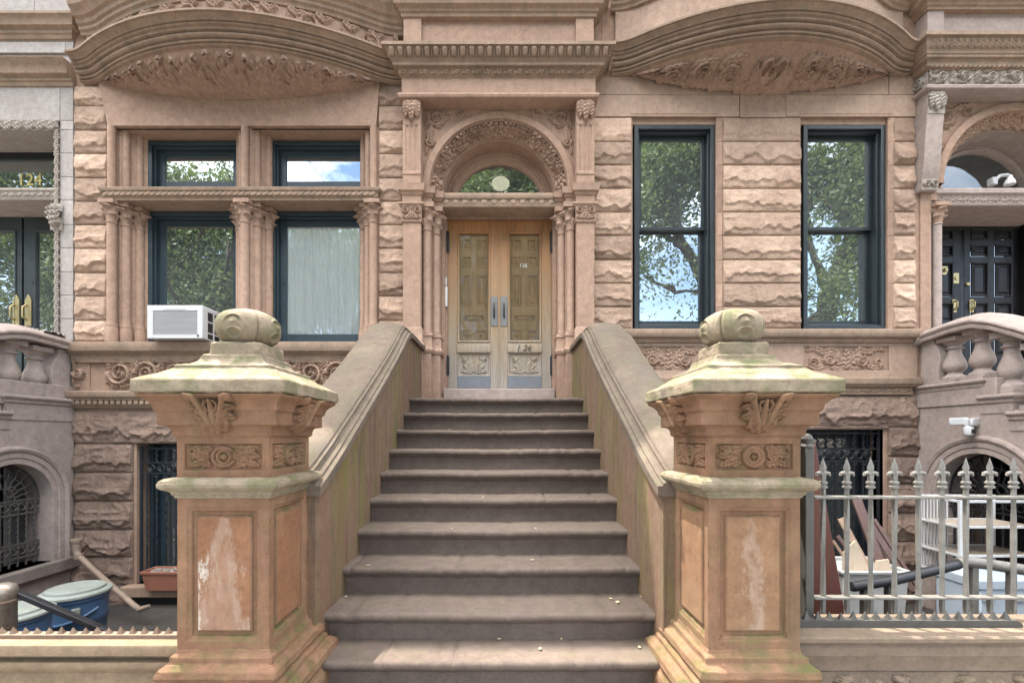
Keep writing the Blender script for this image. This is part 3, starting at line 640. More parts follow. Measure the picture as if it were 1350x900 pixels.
def window(house,x0,x1,z0,z1,y,fm,gm,rail=None,deep=.10,casing=.05,back=None,sash=.05,roomw=None,name='window'):
    """a sash window: casing, one or two sashes with panes, in an opening whose frame stands at depth y"""
    m=MB(); ops=[(x0+casing,x1-casing,z0+casing,z1-casing)]
    fillwall(m,x0,x1,z0,z1,y,y+deep+.10,ops)
    fillwall(m,x0+casing,x1-casing,z0+casing,z1-casing,y+.045,y+deep+.10,[(x0+casing+.022,x1-casing-.022,z0+casing+.02,z1-casing-.025)])
    w=m.build(name,fm,house,bevel=.004)
    a,b,c,d=x0+casing+.022,x1-casing-.022,z0+casing+.02,z1-casing-.025
    parts=[(c,d,y+deep)] if rail is None else [(rail-.02,d,y+deep*.72),(c,rail+.03,y+deep*1.05)]
    for q,(u,v,yy) in enumerate(parts):
        s=MB(); bt=sash+(.03 if q==len(parts)-1 else -.0); fillwall(s,a,b,u,v,yy,yy+.035,[(a+sash,b-sash,u+bt,v-sash*.9)])
        s.build('sash',fm,w,bevel=.004)
        g=MB(); g.box(a+sash-.01,b-sash+.01,yy+.016,yy+.020,u+bt-.01,v-sash*.9+.01); g.build('pane',gm,w)
    rx=roomw or .25; yb=y+deep+.103
    r=MB(); xx0,xx1,zz0,zz1,y1=x0-.02,x1+.02,z0-.02,z1+.02,yb+1.2
    r.add([(xx0,yb,zz0),(xx1,yb,zz0),(xx1,yb,zz1),(xx0,yb,zz1),(xx0,y1,zz0),(xx1,y1,zz0),(xx1,y1,zz1),(xx0,y1,zz1)],[(4,5,6,7),(0,1,5,4),(2,3,7,6),(0,4,7,3),(1,2,6,5)])
    r.build('room',M['room'],w)
    return w
def grille(win,x0,x1,z0,z1,y,mt,n=9,band=(.80,.88),bot=True,top_tw=True):
    m=MB(); H=z1-z0; zb0=z0+H*band[0]; zb1=z0+H*band[1]
    for z in (z0+.03,zb0,zb1,z1-.03)+((z0+.14,) if bot else ()): m.box(x0,x1,y-.008,y+.008,z-.009,z+.009)
    for i in range(n):
        x=x0+(x1-x0)*(i+.5)/n; zs=np.linspace(z0,z1,70); tw=[0]*70
        pts=[(x,y,z) for z in zs]; 
        k=.35 if True else 0
        m.tube([(x,y,z) for z in zs if z<z0+H*.28],.011,4); m.tube([(x,y,z) for z in np.linspace(z0+H*.28,z0+H*.62,22)],.013,4,twist=.42); m.tube([(x,y,z) for z in np.linspace(z0+H*.62,zb0,4)],.011,4)
        m.tube([(x+.012*math.sin(j*1.25),y,z) for j,z in enumerate(np.linspace(zb1,z1,16))],.011,5)
        # scroll in the band and curl beneath it
        cz=(zb0+zb1)/2; r=(zb1-zb0)*.40; L_=(x1-x0)/n
        for cx_,rr,q in ((x+L_/2,r,1),):
            if cx_<x1: m.tube([(cx_+rr*(1-.62*j/18)*math.cos(PI/2+j*.5),y,cz+rr*(1-.62*j/18)*math.sin(PI/2+j*.5)) for j in range(19)],.008,5)
        m.tube([(x+q*.5*L_*.8*0+.035*math.cos(PI+j*.45),y,zb0-.03+.022*math.sin(j*.45*-1)) for j in range(8) for q in (1,)],.008,5)
        if bot: m.tube([(x+L_/2*.9*math.cos(j*.4),y,z0+.07+.035*math.sin(j*.4)) for j in range(9)],.007,5)
    m.box(x0-.03,x0,y-.012,y+.012,z0,z1); m.box(x1,x1+.03,y-.012,y+.012,z0,z1)
    m.build('grille',mt,win)
def colonnette(house,x,y,r,z0,z1,cap=.24,base=.14,mt='brown',nm='colonnette',capscale=1.):
    m=MB(); m.lathe((x,y,0),[(r*1.35,z0),(r*1.35,z0+base*.75),(r*1.22,z0+base*.8),(r*1.30,z0+base*.88),(r*1.1,z0+base),(r,z0+base+.02),(r,z1-cap-.015),(r*1.18,z1-cap-.008),(r*1.2,z1-cap+.004),(r,z1-cap+.012)],18)
    c=m.build(nm,M[mt],house,angle=40)
    # leafy capital: bell with two tiers of curling leaves and a small abacus
    m=MB(); n=64; q=42; A,B=np.meshgrid(np.linspace(0,2*PI,n,endpoint=False),np.linspace(0,1,q))
    h=cap*.82; bell=r*(1.0+.45*B**1.6)
    t1=np.clip(1-np.abs(((A*4/(2*PI))%1)-.5)*2.6,0,1)**.6; t2=np.clip(1-np.abs((((A*4/(2*PI))+.5)%1)-.5)*2.4,0,1)**.6
    l1=np.exp(-((B-.40)/.10)**2)*.75+np.clip(B/.4,0,1)*(B<.42)*.35; l2=np.exp(-((B-.80)/.11)**2)*1.1+np.clip(B/.8,0,1)*(B<.82)*.30
    veins=.85+.15*np.cos(A*24)
    rad=bell+r*capscale*(t1*l1*.95+t2*l2*1.15)*veins+r*.10*(fbm(A*4,B*9,int(abs(x)*50),3)-.5)
    m.grid(x+rad*np.cos(A),y+rad*np.sin(A),z1-cap+.006+B*h,closeu=True)
    a=r*1.9; m.box(x-a,x+a,y-a,y+a,z1-cap*.19,z1-.002)
    m.build('capital',M['carve'],c,angle=60)
    return c
def rust_rows(mb,strips,rows,y,amp,seed,sub=None):
    i=seed
    for (x0,x1) in strips:
        for a,b in zip(rows[1:],rows): rock(mb,x0,x1,a,b,y,amp,i); i+=1
def flat_course(mb,x0,x1,z0,z1,y,th=.02,g=.003,tone=None):
    mb.box(x0+g,x1-g,y-th,y+.012,z0+g,z1-g,rnd.random() if tone is None else tone)

# ---------------------------------------------------------------- house with the double doors
H126=T('brownstone_house','brownstone house with the arched double door entrance and the paired windows on the left','house',(-2.1,6,0))
HX0,HX1=-5.53,1.262
AX=-.063                     # door axis
WX0,WX1=at(143),at(498)      # paired window bay
wz0,wz1=PZ(450,5.76),PZ(167,5.83)
PX0,PX1=AX-1.2,AX+1.2        # portal body
bx0,bx1=PX(180,5.87),PX(300,5.87); bz0,bz1=PZ(769,5.87),PZ(578,5.87)
core=MB()
fillwall(core,HX0,HX1,-.9,9.5,5.872,6.55,[(WX0,WX1,wz0,wz1),(PX0+.02,PX1-.02,1.9,6.02),(bx0,bx1,bz0,bz1)])
core.build('wall',M['brown'],H126)
rowsL=[PZ(y,W0) for y in (112.5,139,171,202,234,265,296,327,359,390,422,450)]
for st,sd in (((HX0+.005,at(141.5)),11),((at(498.5),PX0-.001),61)):
    rk=MB(); rust_rows(rk,[st],rowsL,5.866,.068,sd); rk.build('rock_faced_stone',M['rock'],H126,recalc=False,angle=20)
rk=MB(); rb=[zt(y) for y in (540,585,622.6,660.7,698,734,771,812)]
rock(rk,HX0+.005,-3.55,rb[1],rb[0],5.862,.10,301); rock(rk,-3.55,-1.6,rb[1],rb[0],5.862,.10,302)
for i,(a,b) in enumerate(zip(rb[2:],rb[1:])): rock(rk,HX0+.005,bx0-.03,a,b,5.862,.10,310+i); rock(rk,bx1+.03,-1.6,a,b,5.862,.10,330+i)
rk.build('basement_stone',M['rockdark'],H126,recalc=False,angle=20)
# sill course, carved frieze, dentil band
sill=MB(); z=lambda py,d: PZ(py,d)
sillprof=[(0,z(478,5.80)),(.03,z(477,5.8)),(.035,z(468,5.78)),(.055,z(466.5,5.78)),(.075,z(464,5.75)),(.105,z(462,5.74)),(.115,z(458,5.73)),(.12,z(452,5.73)),(.115,z(450,5.73)),(-.2,z(450,5.73)+.004)]
sill.sweep([(HX0,5.85),(PX0-.02,5.85)],sillprof); sill.build('sill_course',M['cornice'],H126,angle=30)
fz=MB(); zf0,zf1=z(512,5.85),z(472,5.83)
fillwall(fz,HX0,PX0-.02,zf0-.05,zf1+.06,5.853,5.872,[(PX(118,5.85),PX(143,5.85),zf0+.012,zf1-.008)])
fz.build('frieze_band',M['brown'],H126)
rl=MB()
def carved(mb,px0,px1,n,seed,y=5.851):
    r=Relief(PX(px1,5.85)-PX(px0,5.85),zf1-zf0-.02,.006); r.rinceau(n,.065,th=.024,seed=seed); r.front(mb,PX(px0,5.85),y,zf0+.01)
carved(rl,143,322,5,1); carved(rl,322,500,5,2); carved(rl,99,113,1,3)
rl.build('carved_frieze',M['carve'],H126,recalc=False)
db=MB(); zb=z(538,5.8); zc=z(515,5.75)
db.sweep([(HX0,5.85),(PX0-.02,5.85)],[(.0,zb),(.03,zb+.004),(.045,zb+.03),(.06,zb+.05),(.06,zb+.10),(.085,zb+.105),(.085,zb+.125),(.11,zb+.14),(.118,zb+.165),(.118,zc-.012),(.11,zc),(.0,zc+.012)])
x=HX0+.03
while x<PX0-.1: db.box(x,x+.048,5.85-.086,5.85-.062,zb+.052,zb+.098); x+=.074
db.build('dentil_band',M['cornice'],H126,angle=30)
# lintel (flared) above the paired windows
m=MB(); zl0,zl1=wz1,PZ(108,5.83)
m.prism([(at(144.5),zl0),(at(497),zl0),(at(501.5),zl1+.02),(at(132),zl1+.02)],'y',5.815,5.90); m.build('lintel',M['brown'],H126,bevel=.006)
m=MB(); m.prism([(at(140),PZ(134.2,5.83)-.003),(at(500),PZ(134.2,5.83)-.003),(at(500),PZ(134.2,5.83)),(at(140),PZ(134.2,5.83))],'y',5.8145,5.816); m.build('lintel_joint',M['cornice'],H126)
# window wall: mullion pier, head, transom bar
YW=6.08
xm=PX(323,5.83)
m=MB()
pm=.235
m.prism([(xm-.05,5.86),(xm+.05,5.86),(xm+pm,YW+.02),(xm+pm,6.4),(xm-pm,6.4),(xm-pm,YW+.02)],'z',wz0,wz1); m.build('mullion_pier',M['brown'],H126)
m=MB(); xl,xr=PX(195,YW),PX(467,YW)
m.prism([(WX0-.01,5.86),(WX0+.03,5.86),(xl,YW),(xl,6.4),(WX0-.01,6.4)],'z',wz0,wz1); m.build('splayed_jamb',M['brown'],H126); m=MB(); m.prism([(WX1+.01,5.86),(WX1-.03,5.86),(max(xr,WX1-.30),YW),(max(xr,WX1-.30),6.4),(WX1+.01,6.4)],'z',wz0,wz1)
m.build('splayed_jamb',M['brown'],H126)
ztb0,ztb1=PZ(262,5.76),PZ(245.5,5.74)
m=MB(); xa,xb=PX(129,5.75),PX(500,5.75)
m.sweep([(xa+.1,5.87),(xa+.1,5.85),(xb-.1,5.85),(xb-.1,5.87)],[(-.015,ztb0+.0),(.05,ztb0),(.055,ztb0+.03),(.07,ztb0+.042),(.072,ztb0+.05),(.072,ztb0+.095),(.095,ztb0+.105),(.105,ztb0+.13),(.105,ztb1-.004),(.1,ztb1),(-.015,ztb1+.005)])
m.box(WX0+.02,WX1-.02,5.862,6.2,ztb0+.003,ztb1+.001); r=Relief(xb-xa-.1,.044,.006); r.row(46,.016,'rope'); r.front(m,xa+.05,5.85-.073,ztb0+.05)
m.build('transom_bar',M['cornice'],H126,angle=30)
# clusters of colonnettes
for (x0,y0,x1,y1) in ((WX0+.055,5.835,xl-.06,YW-.02),(xm,5.83,xm+pm-.03,YW-.01),(xm,5.83,xm-pm+.03,YW-.01),(WX1-.05,5.835,max(xr,WX1-.30)+.05,YW-.02)):
    nn=3
    for i in range(nn):
        if i==0 and x1<x0 and abs(x0-xm)<1e-6: continue
        t=i/(nn-1)*.93; xx,yy=x0+(x1-x0)*t,y0+(y1-y0)*t
        colonnette(H126,xx,yy,.052,wz0+.004,ztb0-.002,cap=.27,base=.24)
        m=MB(); m.lathe((xx,yy,0),[(.056,ztb1+.004),(.056,ztb1+.02),(.046,ztb1+.03),(.046,wz1-.002)],14); m.build('upper_shaft',M['brown'],H126,angle=40)
        if i<nn-1:
            t2=(i+.5)/(nn-1)*.93; xx,yy=x0+(x1-x0)*t2,y0+(y1-y0)*t2+.035
            m=MB(); m.lathe((xx,yy,0),[(.03,wz0+.01),(.03,ztb0-.12),(.055,ztb0-.01)],12); m.lathe((xx,yy,0),[(.028,ztb1+.01),(.028,wz1-.003)],12); m.build('slender_shaft',M['brown'],H126,angle=40)
# the four windows of the bay
xw1=(PX(195,YW),xm-pm+.03); xw2=(PX(357.5,YW),WX1-.12)
zlo=(wz0+.002,PZ(279,YW+.0)); zup=(PZ(246,YW)-.06,PZ(186,YW))
window(H126,xw1[0],xw1[1],zlo[0],zlo[1],YW,M['frame'],M['win'],None,sash=.09)
window(H126,xw2[0],xw2[1],zlo[0],zlo[1],YW,M['frame'],M['winclear'],None,sash=.085)
window(H126,xw1[0],xw1[1],zup[0],zup[1],YW,M['frame'],M['win'],None,sash=.085)
window(H126,xw2[0],xw2[1],zup[0],zup[1],YW,M['frame'],M['win'],None,sash=.085)
bw=window(H126,bx0,bx1,bz0,bz1,6.08,M['frame'],M['win'],None,sash=.06,name='basement_window')
grille(bw,bx0+.03,bx1-.03,bz0+.02,bz1-.10,5.93,M['ironblue'],9)
m=MB(); m.box(bx0-.10,bx1+.10,5.72,6.02,bz0-.13,bz0); m.build('basement_sill',M['cornice'],H126,bevel=.012)
m=MB(); r=Relief(bx1-bx0,.06,.006); r.row(16,.02,'slant'); r.front(m,bx0,5.84,bz1+.0); m.box(bx0,bx1,5.84,6.0,bz1-.012,bz1+.004); m.build('window_head_moulding',M['rockdark'],H126,recalc=False)
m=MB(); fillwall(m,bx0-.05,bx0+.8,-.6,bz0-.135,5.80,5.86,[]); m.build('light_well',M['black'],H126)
# ---------------------------------------------------------------- bowed bay: soffit, cornice, carved apron, upper cornice
def bay(house,xc,hw,zb,zt_,A,yb,soff,zsb,kind,amt,carve_top,hi):
    path=bowpath(xc,hw,yb,A)
    h=zt_-zb
    pr=[(-.04,zb),(.005,zb),(.022,zb+.015*h),(.03,zb+.045*h),(.022,zb+.08*h),(.002,zb+.09*h),(.002,zb+.12*h),(.040,zb+.125*h),(.048,zb+.17*h),(.042,zb+.215*h),(.016,zb+.225*h),(.016,zb+.265*h),(.068,zb+.27*h),(.084,zb+.32*h),(.086,zb+.38*h),(.078,zb+.43*h),(.045,zb+.445*h),(.045,zb+.48*h),(.108,zb+.485*h),(.110,zb+.60*h),(.134,zb+.605*h),(.146,zb+.64*h),(.142,zb+.675*h),(.112,zb+.69*h),(.112,zb+.72*h),(.152,zb+.725*h),(.156,zb+.76*h),(.170,zb+.81*h),(.192,zb+.845*h),(.203,zb+.875*h),(.203,zb+.895*h),(.228,zb+.90*h),(.23,zb+.985*h),(.222,zb+h),(-.04,zb+h+.012)]
    m=MB(); m.sweep(path,pr,ends=True); m.build('bow_cornice',M['cornice'],house,angle=25)
    # soffit bowl
    a=.86; X0=xc-hw*a; nx=300; nz=70
    r=Relief(2*hw*a,.42,.0125); W=r.w
    if kind=='palm':
        for i,cc in enumerate((.0,.125,.25,.375,.50,.625,.75,.875,1.)):
            for q in range(7):
                an=R(30+q*20); L_=(.44 if i%2==0 else .33)*(1-.10*abs(q-3)/3); co_,si_=math.cos(an),math.sin(an); o_=-.04 if i%2==0 else .02
                r.leaf([(W*cc+.04*co_,o_+.04*si_),(W*cc+.55*L_*(co_-.08*(q-3)/3),o_+.55*L_*si_),(W*cc+L_*(co_+.16*(q-3)/3),o_+L_*si_*.96)],.062,.062,5)
            for q in(-1,1): r.spiral(W*cc+q*.15,.36 if i%2==0 else .30,.045,PI/2,1.1,q,.016,.07,False,2)
    else:
        n=10
        for i in range(n):
            cc=(i+.5)/n; q=1 if i%2==0 else -1; sc_=1-.45*abs(cc-.5)*2
            if abs(cc-.5)<.08: continue
            r.spiral(W*cc,.16+.02*q,.125*sc_+.02,PI/2*q,1.5,q,.02,.06,True,6)
            for g in (-1,1): r.leaf([(W*(cc-.05),.16+g*.05),(W*(cc-.02),.16+g*.14),(W*(cc+.05),.16+g*.15)],.055,.055,5); r.leaf([(W*(cc+.05),.02),(W*(cc+.03*g+.05),.08),(W*(cc+.05+.045*g),.03)],.04,.05,5)
        for q in (-1,1):
            r.stroke([(W*.5,.02),(W*.5+q*.09,.09),(W*.5+q*.15,.18),(W*.5+q*.135,.26),(W*.5+q*.07,.285),(W*.5+q*.01,.23)],.022,.018,.07); r.leaf([(W*.5,.05),(W*.5+q*.05,.13),(W*.5+q*.03,.22)],.05,.06,5)
            r.leaf([(W*.5+q*.10,.06),(W*.5+q*.19,.14),(W*.5+q*.20,.27)],.05,.055,6); r.palm(W*.5+q*W*.455,.0,.34,R(90)-1.2,R(90)+1.2,9,.06,.15)
    r.H*=.85 if kind=='palm' else 1.15
    r.rough(.003)
    U=r.U/r.w; V=r.V/r.h; Tt=(U*2-1)*a; sh=np.vectorize(shape)(Tt)
    dep=A*sh-.012; th=V*PI/2
    lens=np.clip(1-(Tt/a)**2,0,1)**.8
    if kind=='palm': yv=np.sin(th*.98)**1.15; zv=V**1.25
    else: yv=V**.9*.97; zv=V**1.1
    base_y=(yb+.004)-dep*yv; base_z=(zb+.004)-(zsb*lens)*(1-zv)
    ny=-np.cos(th*.8);nzv=-np.sin(th*.8)
    m=MB(); hmask=r.H
    m.grid(xc-hw*a+2*hw*a*U,base_y+ny*hmask,base_z+nzv*hmask); m.build('carved_soffit',M['carve'],house,recalc=False,angle=60)
    # bowed apron wall above the cornice
    pth=bowpath(xc,hw*.97,yb-.0,A-.07,48)
    m=MB(); m.sweep(pth,[(.0,zt_),(.0,hi+.02)],ends=False,caps=False); m.build('bowed_apron',M['pink' if not carve_top else 'brown'],house,angle=60)
    if carve_top:
        arc=np.array(bowpath(xc,hw*.97,yb-.004,A-.07,400)); s=np.concatenate([[0],np.cumsum(np.hypot(*np.diff(arc,axis=0).T))])
        r=Relief(s[-1],hi-zt_,.011)
        for i in range(6): r.spiral(r.w*(i+.5)/6,r.h*.52,r.h*.40,PI*(i%2),1.5,1 if i%2 else -1,.022,.06,True,6)
        for i in range(14):
            c=r.w*(i+.3)/13.5; r.leaf([(c,.01),(c+.06*(-1)**i,.12),(c-.02*(-1)**i,.27)],.06,.055,6); r.leaf([(c,r.h-.01),(c+.1,r.h-.07),(c+.2,r.h-.02)],.05,.05,6)
        m=MB(); r.map(m,lambda u,v,hh:(np.interp(u,s,arc[:,0]),np.interp(u,s,arc[:,1])-hh,zt_+v)); m.build('carved_apron',M['carve'],house,recalc=False,angle=60)
    p2=bowpath(xc,hw,yb,A-.06); hz=.30
    m=MB(); m.sweep(p2,[(-.03,hi),(.01,hi),(.02,hi+.03),(.045,hi+.05),(.05,hi+.085),(.075,hi+.10),(.09,hi+.14),(.12,hi+.155),(.15,hi+.20),(.19,hi+.235),(.20,hi+.27),(-.03,hi+.29)]); m.build('upper_cornice',M['cornice'],house,angle=25)
    m=MB(); m.sweep(bowpath(xc,hw*.97,yb,A-.08,40),[(.0,hi+.28),(.0,9.5)],ends=False); m.build('bay_wall',M['brown'],house,angle=60)
bay(H126,-3.345,2.06,6.06,6.30,.55,5.83,None,.235,'palm',0,True,6.66)
# ---------------------------------------------------------------- portal
def portal(house,ax,hw,yf,zpl,zsh0,zcap0,zcap1,zblk,zup,rowz,mt,left=True,right=True,arch=None,console=False):
    pass
YP=5.68
def pil(xa,xb,sgn):
    # lower pilaster
    m=MB(); m.box(xa-.02,xb+.02,YP-.02,6.0,1.9,2.62); m.sweep([(xa-.0,6.0),(xa-.0,YP),(xb,YP),(xb,6.0)],[(.02,2.62),(.035,2.63),(.05,2.66),(.05,2.69),(.03,2.71),(.024,2.72),(.024,2.86),(.012,2.90),(.0,2.905)])
    m.box(xa,xb,YP,6.0,2.9,4.22); p=m.build('pilaster',M['brown'],H126,bevel=.004)
    m=MB(); m.sweep([(xa,6.0),(xa,YP),(xb,YP),(xb,6.0)],[(-.02,4.205),(.015,4.21),(.018,4.225),(.006,4.235),(.008,4.33),(.02,4.40),(.045,4.425),(.045,4.447),(-.02,4.448)]); r=Relief(xb-xa+.03,.18,.005); w=r.w
    for k in(-1,1):
        r.spiral(w/2+k*.075,.115,.042,PI/2,1.4,-k,.012,.03,False,0); r.stroke([(w/2+k*.105,.03),(w/2+k*.06,.02),(w/2+k*.02,.08)],.010,.012,.022); r.leaf([(w/2,.02),(w/2+k*.05,.03),(w/2+k*.10,.06)],.02,.025,4)
    r.leaf([(w/2,.03),(w/2,.08),(w/2,.16)],.025,.028,4); r.disc(w/2,.14,.02,.035)
    r.front(m,xa-.015,YP-.009,4.24); m.build('capital',M['carve'],p,angle=40)
    m=MB(); m.sweep([(xa,6.0),(xa,YP),(xb,YP),(xb,6.0)],[(-.02,4.449),(.005,4.45),(.005,4.54),(.02,4.55),(.028,4.575),(.05,4.59),(.055,4.64),(.06,4.672),(-.02,4.68)]); m.build('entablature_block',M['brown'],p,angle=30)
    # upper fluted pilaster with a leaf bracket
    z0,z1=4.682,5.734; m=MB(); m.box(xa,xb,YP+.012,6.0,z0,z1)
    fl=[(xa,z0+.11)]; 
    wv=(xb-xa); X_=np.linspace(xa,xb,60); Zs=np.array([z0+.0,z0+.12,z0+.125,z0+.15,z0+.16,z0+.185,z1-.33,z1-.31,z1-.0]); act=np.array([0,0,-.6,-.6,0,1,1,0,0.])
    u=(X_-xa)/wv; flu=np.zeros_like(u)
    for c in (.24,.5,.76): flu=np.maximum(flu,np.sqrt(np.clip(1-((u-c)/.10)**2,0,1)))
    XX,ZZ=np.meshgrid(X_,Zs); AA=np.repeat(act[:,None],60,1); m.grid(XX,YP+np.where(AA>0,.018*flu*AA,.014*AA),ZZ)
    q=m.build('fluted_pilaster',M['brown'],H126,recalc=False,angle=30)
    r=Relief(wv,.30,.005); c=wv/2
    r.leaf([(c,.29),(c,.15),(c,.01)],.055,.06,5)
    for k in(-1,1): r.leaf([(c+k*.05,.29),(c+k*.075,.17),(c+k*.07,.06)],.05,.05,5); r.leaf([(c+k*.02,.29),(c+k*.06,.24),(c+k*.1,.2)],.04,.045,4)
    m=MB(); r.map(m,lambda U,V,Hh:(xa+U,YP-.004-Hh*(.7+.5*(1-V/.3)),z1-.302+V)); m.build('leaf_bracket',M['carve'],q,recalc=False)
pl=(PX(531,YP),PX(554.5,YP)); pr_=(2*AX-pl[1],2*AX-pl[0])
pil(*pl,-1); pil(*pr_,1)
# jambs: stepped plinth, two colonnettes each side
for k in (-1,1):
    e=AX+k*(-(pl[1]-AX))                     # inner edge of the pilaster
    dj=AX+k*.714
    x1=lambda q: AX+k*(-q) if False else None
    inner=abs(pl[1]-AX)
    m=MB()
    A0,A1,A2=AX+k*inner,AX+k*(inner-.115),AX+k*(.722)
    lo,hi_=sorted((AX+k*(inner+.02),A1)); m.box(lo,hi_,5.87,6.5,1.9,4.49)
    lo,hi_=sorted((A1,AX+k*(inner-.20))); m.box(lo,hi_,5.985,6.5,1.9,4.488)
    lo,hi_=sorted((AX+k*(inner-.2),A2)); m.box(lo,hi_,6.09,6.5,1.9,4.486)
    m.build('door_jamb',M['brown'],H126,bevel=.006)
    xc1,yc1=AX+k*(inner-.058),5.81; xc2,yc2=AX+k*(inner-.155),5.925
    m=MB(); 
    for (xx,yy) in ((xc1,yc1),(xc2,yc2)):
        m.box(xx-.062,xx+.062,yy-.062,6.1,1.9,2.60)
    pa=sorted((AX+k*(inner+.0),AX+k*(inner-.125))); pb=sorted((AX+k*(inner-.115),AX+k*(inner-.225)))
    for (u,v),yy in ((pa,5.755),(pb,5.868)):
        m.sweep([(u,6.1),(u,yy),(v,yy),(v,6.1)],[(.0,2.585),(.012,2.59),(.022,2.615),(.026,2.64),(.012,2.66),(.0,2.68),(.0,2.80),(.012,2.815),(.006,2.84),(-.01,2.85)])
    m.build('column_plinth',M['brown'],H126,bevel=.004)
    for xx,yy in ((xc1,yc1),(xc2,yc2)): colonnette(H126,xx,yy,.052,2.84,4.489,cap=.33,base=.05)
    m=MB()
    for (u,v),yy in ((pa,5.76),(pb,5.87)):
        m.sweep([(u,6.2),(u,yy),(v,yy),(v,6.2)],[(-.03,4.49),(.0,4.491),(.0,4.555),(.018,4.567),(.022,4.59),(.042,4.6),(.046,4.65),(.05,4.672),(-.03,4.676)])
    m.build('impost',M['brown'],H126,angle=30)
# transom ledge
m=MB(); xi=abs(pl[1]-AX)-.22; YT=5.90
m.sweep([(AX-xi-.3,YT),(AX+xi+.3,YT)],[(-.3,4.494),(.0,4.494),(.022,4.50),(.034,4.525),(.034,4.535),(.022,4.54),(.022,4.585),(.045,4.598),(.055,4.62),(.055,4.645),(.05,4.668),(-.35,4.672)])
r=Relief(2*xi-.02,.044,.006); r.row(12,.018,'egg'); r.front(m,AX-xi+.01,YT-.023,4.541); m.build('door_lintel',M['cornice'],H126,angle=30)
m=MB(); m.box(AX-.74,AX+.74,6.14,6.5,4.478,4.4935); m.build('door_head',M['brown'],H126)
# spandrel wall with the arch
ZS_=4.725
def archwall(house,ax,zs,Ro,x0,x1,z0,z1,y,th,mt,name,n=64):
    m=MB(); v=[];
    arc=[(ax+Ro*math.cos(PI*i/n),zs+Ro*math.sin(PI*i/n)) for i in range(n+1)]
    # outer boundary points matched to the arc by ray casting to the rectangle
    out=[]
    for (px,pz) in arc:
        dx,dz=px-ax,pz-zs; t=1e9
        if dx>1e-9: t=min(t,(x1-ax)/dx)
        if dx<-1e-9: t=min(t,(x0-ax)/dx)
        if dz>1e-9: t=min(t,(z1-zs)/dz)
        out.append((ax+dx*t,zs+dz*t))
    for q in (arc,out):
        for p in q: v.append((p[0],y,p[1]))
    k=n+1; f=[(i,i+1,k+i+1,k+i) for i in range(n)]; m.add(v,f)
    # corner fill
    for cx_ in (x0,x1):
        idx=min(range(n+1),key=lambda i:(out[i][0]-cx_)**2+(out[i][1]-z1)**2)
        for j in (idx-1,idx):
            a,b=out[j],out[j+1]; m.add([(a[0],y+.0005,a[1]),(b[0],y+.0005,b[1]),(cx_,y+.0005,z1)],[(0,1,2)])
    m.box(x0,ax-Ro,y,y+th,z0,zs) if z0<zs-.01 else None; m.box(ax+Ro,x1,y,y+th,z0,zs) if z0<zs-.01 else None
    return m.build(name,mt,house,recalc=False)
archwall(H126,AX,ZS_,.96,pl[1]-.02,pr_[0]+.02,ZS_-.05,5.90,5.87,.3,M['brown'],'spandrel')
def revolve(mb,ax,zs,prof,a0=0,a1=PI,n=72):
    A,K=np.meshgrid(np.linspace(a0,a1,n+1),np.arange(len(prof))); r=np.array([p[0] for p in prof])[K]; y=np.array([p[1] for p in prof])[K]
    mb.grid(ax+r*np.cos(A),y,zs+r*np.sin(A)); return mb
m=MB(); revolve(m,AX,ZS_,[(.985,5.872),(.985,5.842),(.975,5.835),(.90,5.832),(.893,5.838),(.889,5.872),(.88,5.875)]); m.build('arch_ring',M['brown'],H126,recalc=False,angle=30)
m=MB(); revolve(m,AX,ZS_,[(1.0,6.062),(.762,6.055),(.755,6.05),(.745,6.06),(.742,6.075),(.74,6.30),(.70,6.31),(.69,6.29),(.665,6.29),(.655,6.31),(.62,6.315),(.60,6.34),(.592,6.40)]); m.build('arch_reveal',M['brown'],H126,recalc=False,angle=30)
r=Relief(PI*.83,.225,.0065); Wd=r.w
for i in range(12):
    c_=Wd*(i+.5)/12
    if i%3==1:
        r.rosette(c_,.125,.085,6,.075); [r.leaf([(c_+k*.05,.02),(c_+k*.085,.09),(c_+k*.07,.2)],.04,.06,4) for k in(-1,1)]
    else:
        lean=.05*(1 if i%3==0 else -1)
        r.leaf([(c_,.012),(c_+lean*.4,.11),(c_+lean*1.6,.215)],.075,.075,4); r.leaf([(c_-lean*.6,.02),(c_-lean*1.3,.1),(c_-lean*1.5,.2)],.055,.06,4); r.leaf([(c_+lean*.8,.02),(c_+lean*1.9,.08),(c_+lean*2.4,.17)],.04,.055,3); r.disc(c_-lean*.3,.185,.024,.085)
def archmap(U,V,Hh,ax=AX,zs=ZS_,r0=.762,r1=.889,y0=6.05,y1=5.868):
    a=PI*(1-U/U.max()); t=V/V.max(); rr=r0+(r1-r0)*t-.03*np.sin(PI*t)*-1; y=y0+(y1-y0)*t
    nr,ny=-.80,-.6
    return ax+(rr+nr*Hh*.8)*np.cos(a),y+ny*Hh,zs+(rr+nr*Hh*.8)*np.sin(a)
m=MB(); r.map(m,archmap); m.build('carved_arch_band',M['carve'],H126,recalc=False,angle=60)
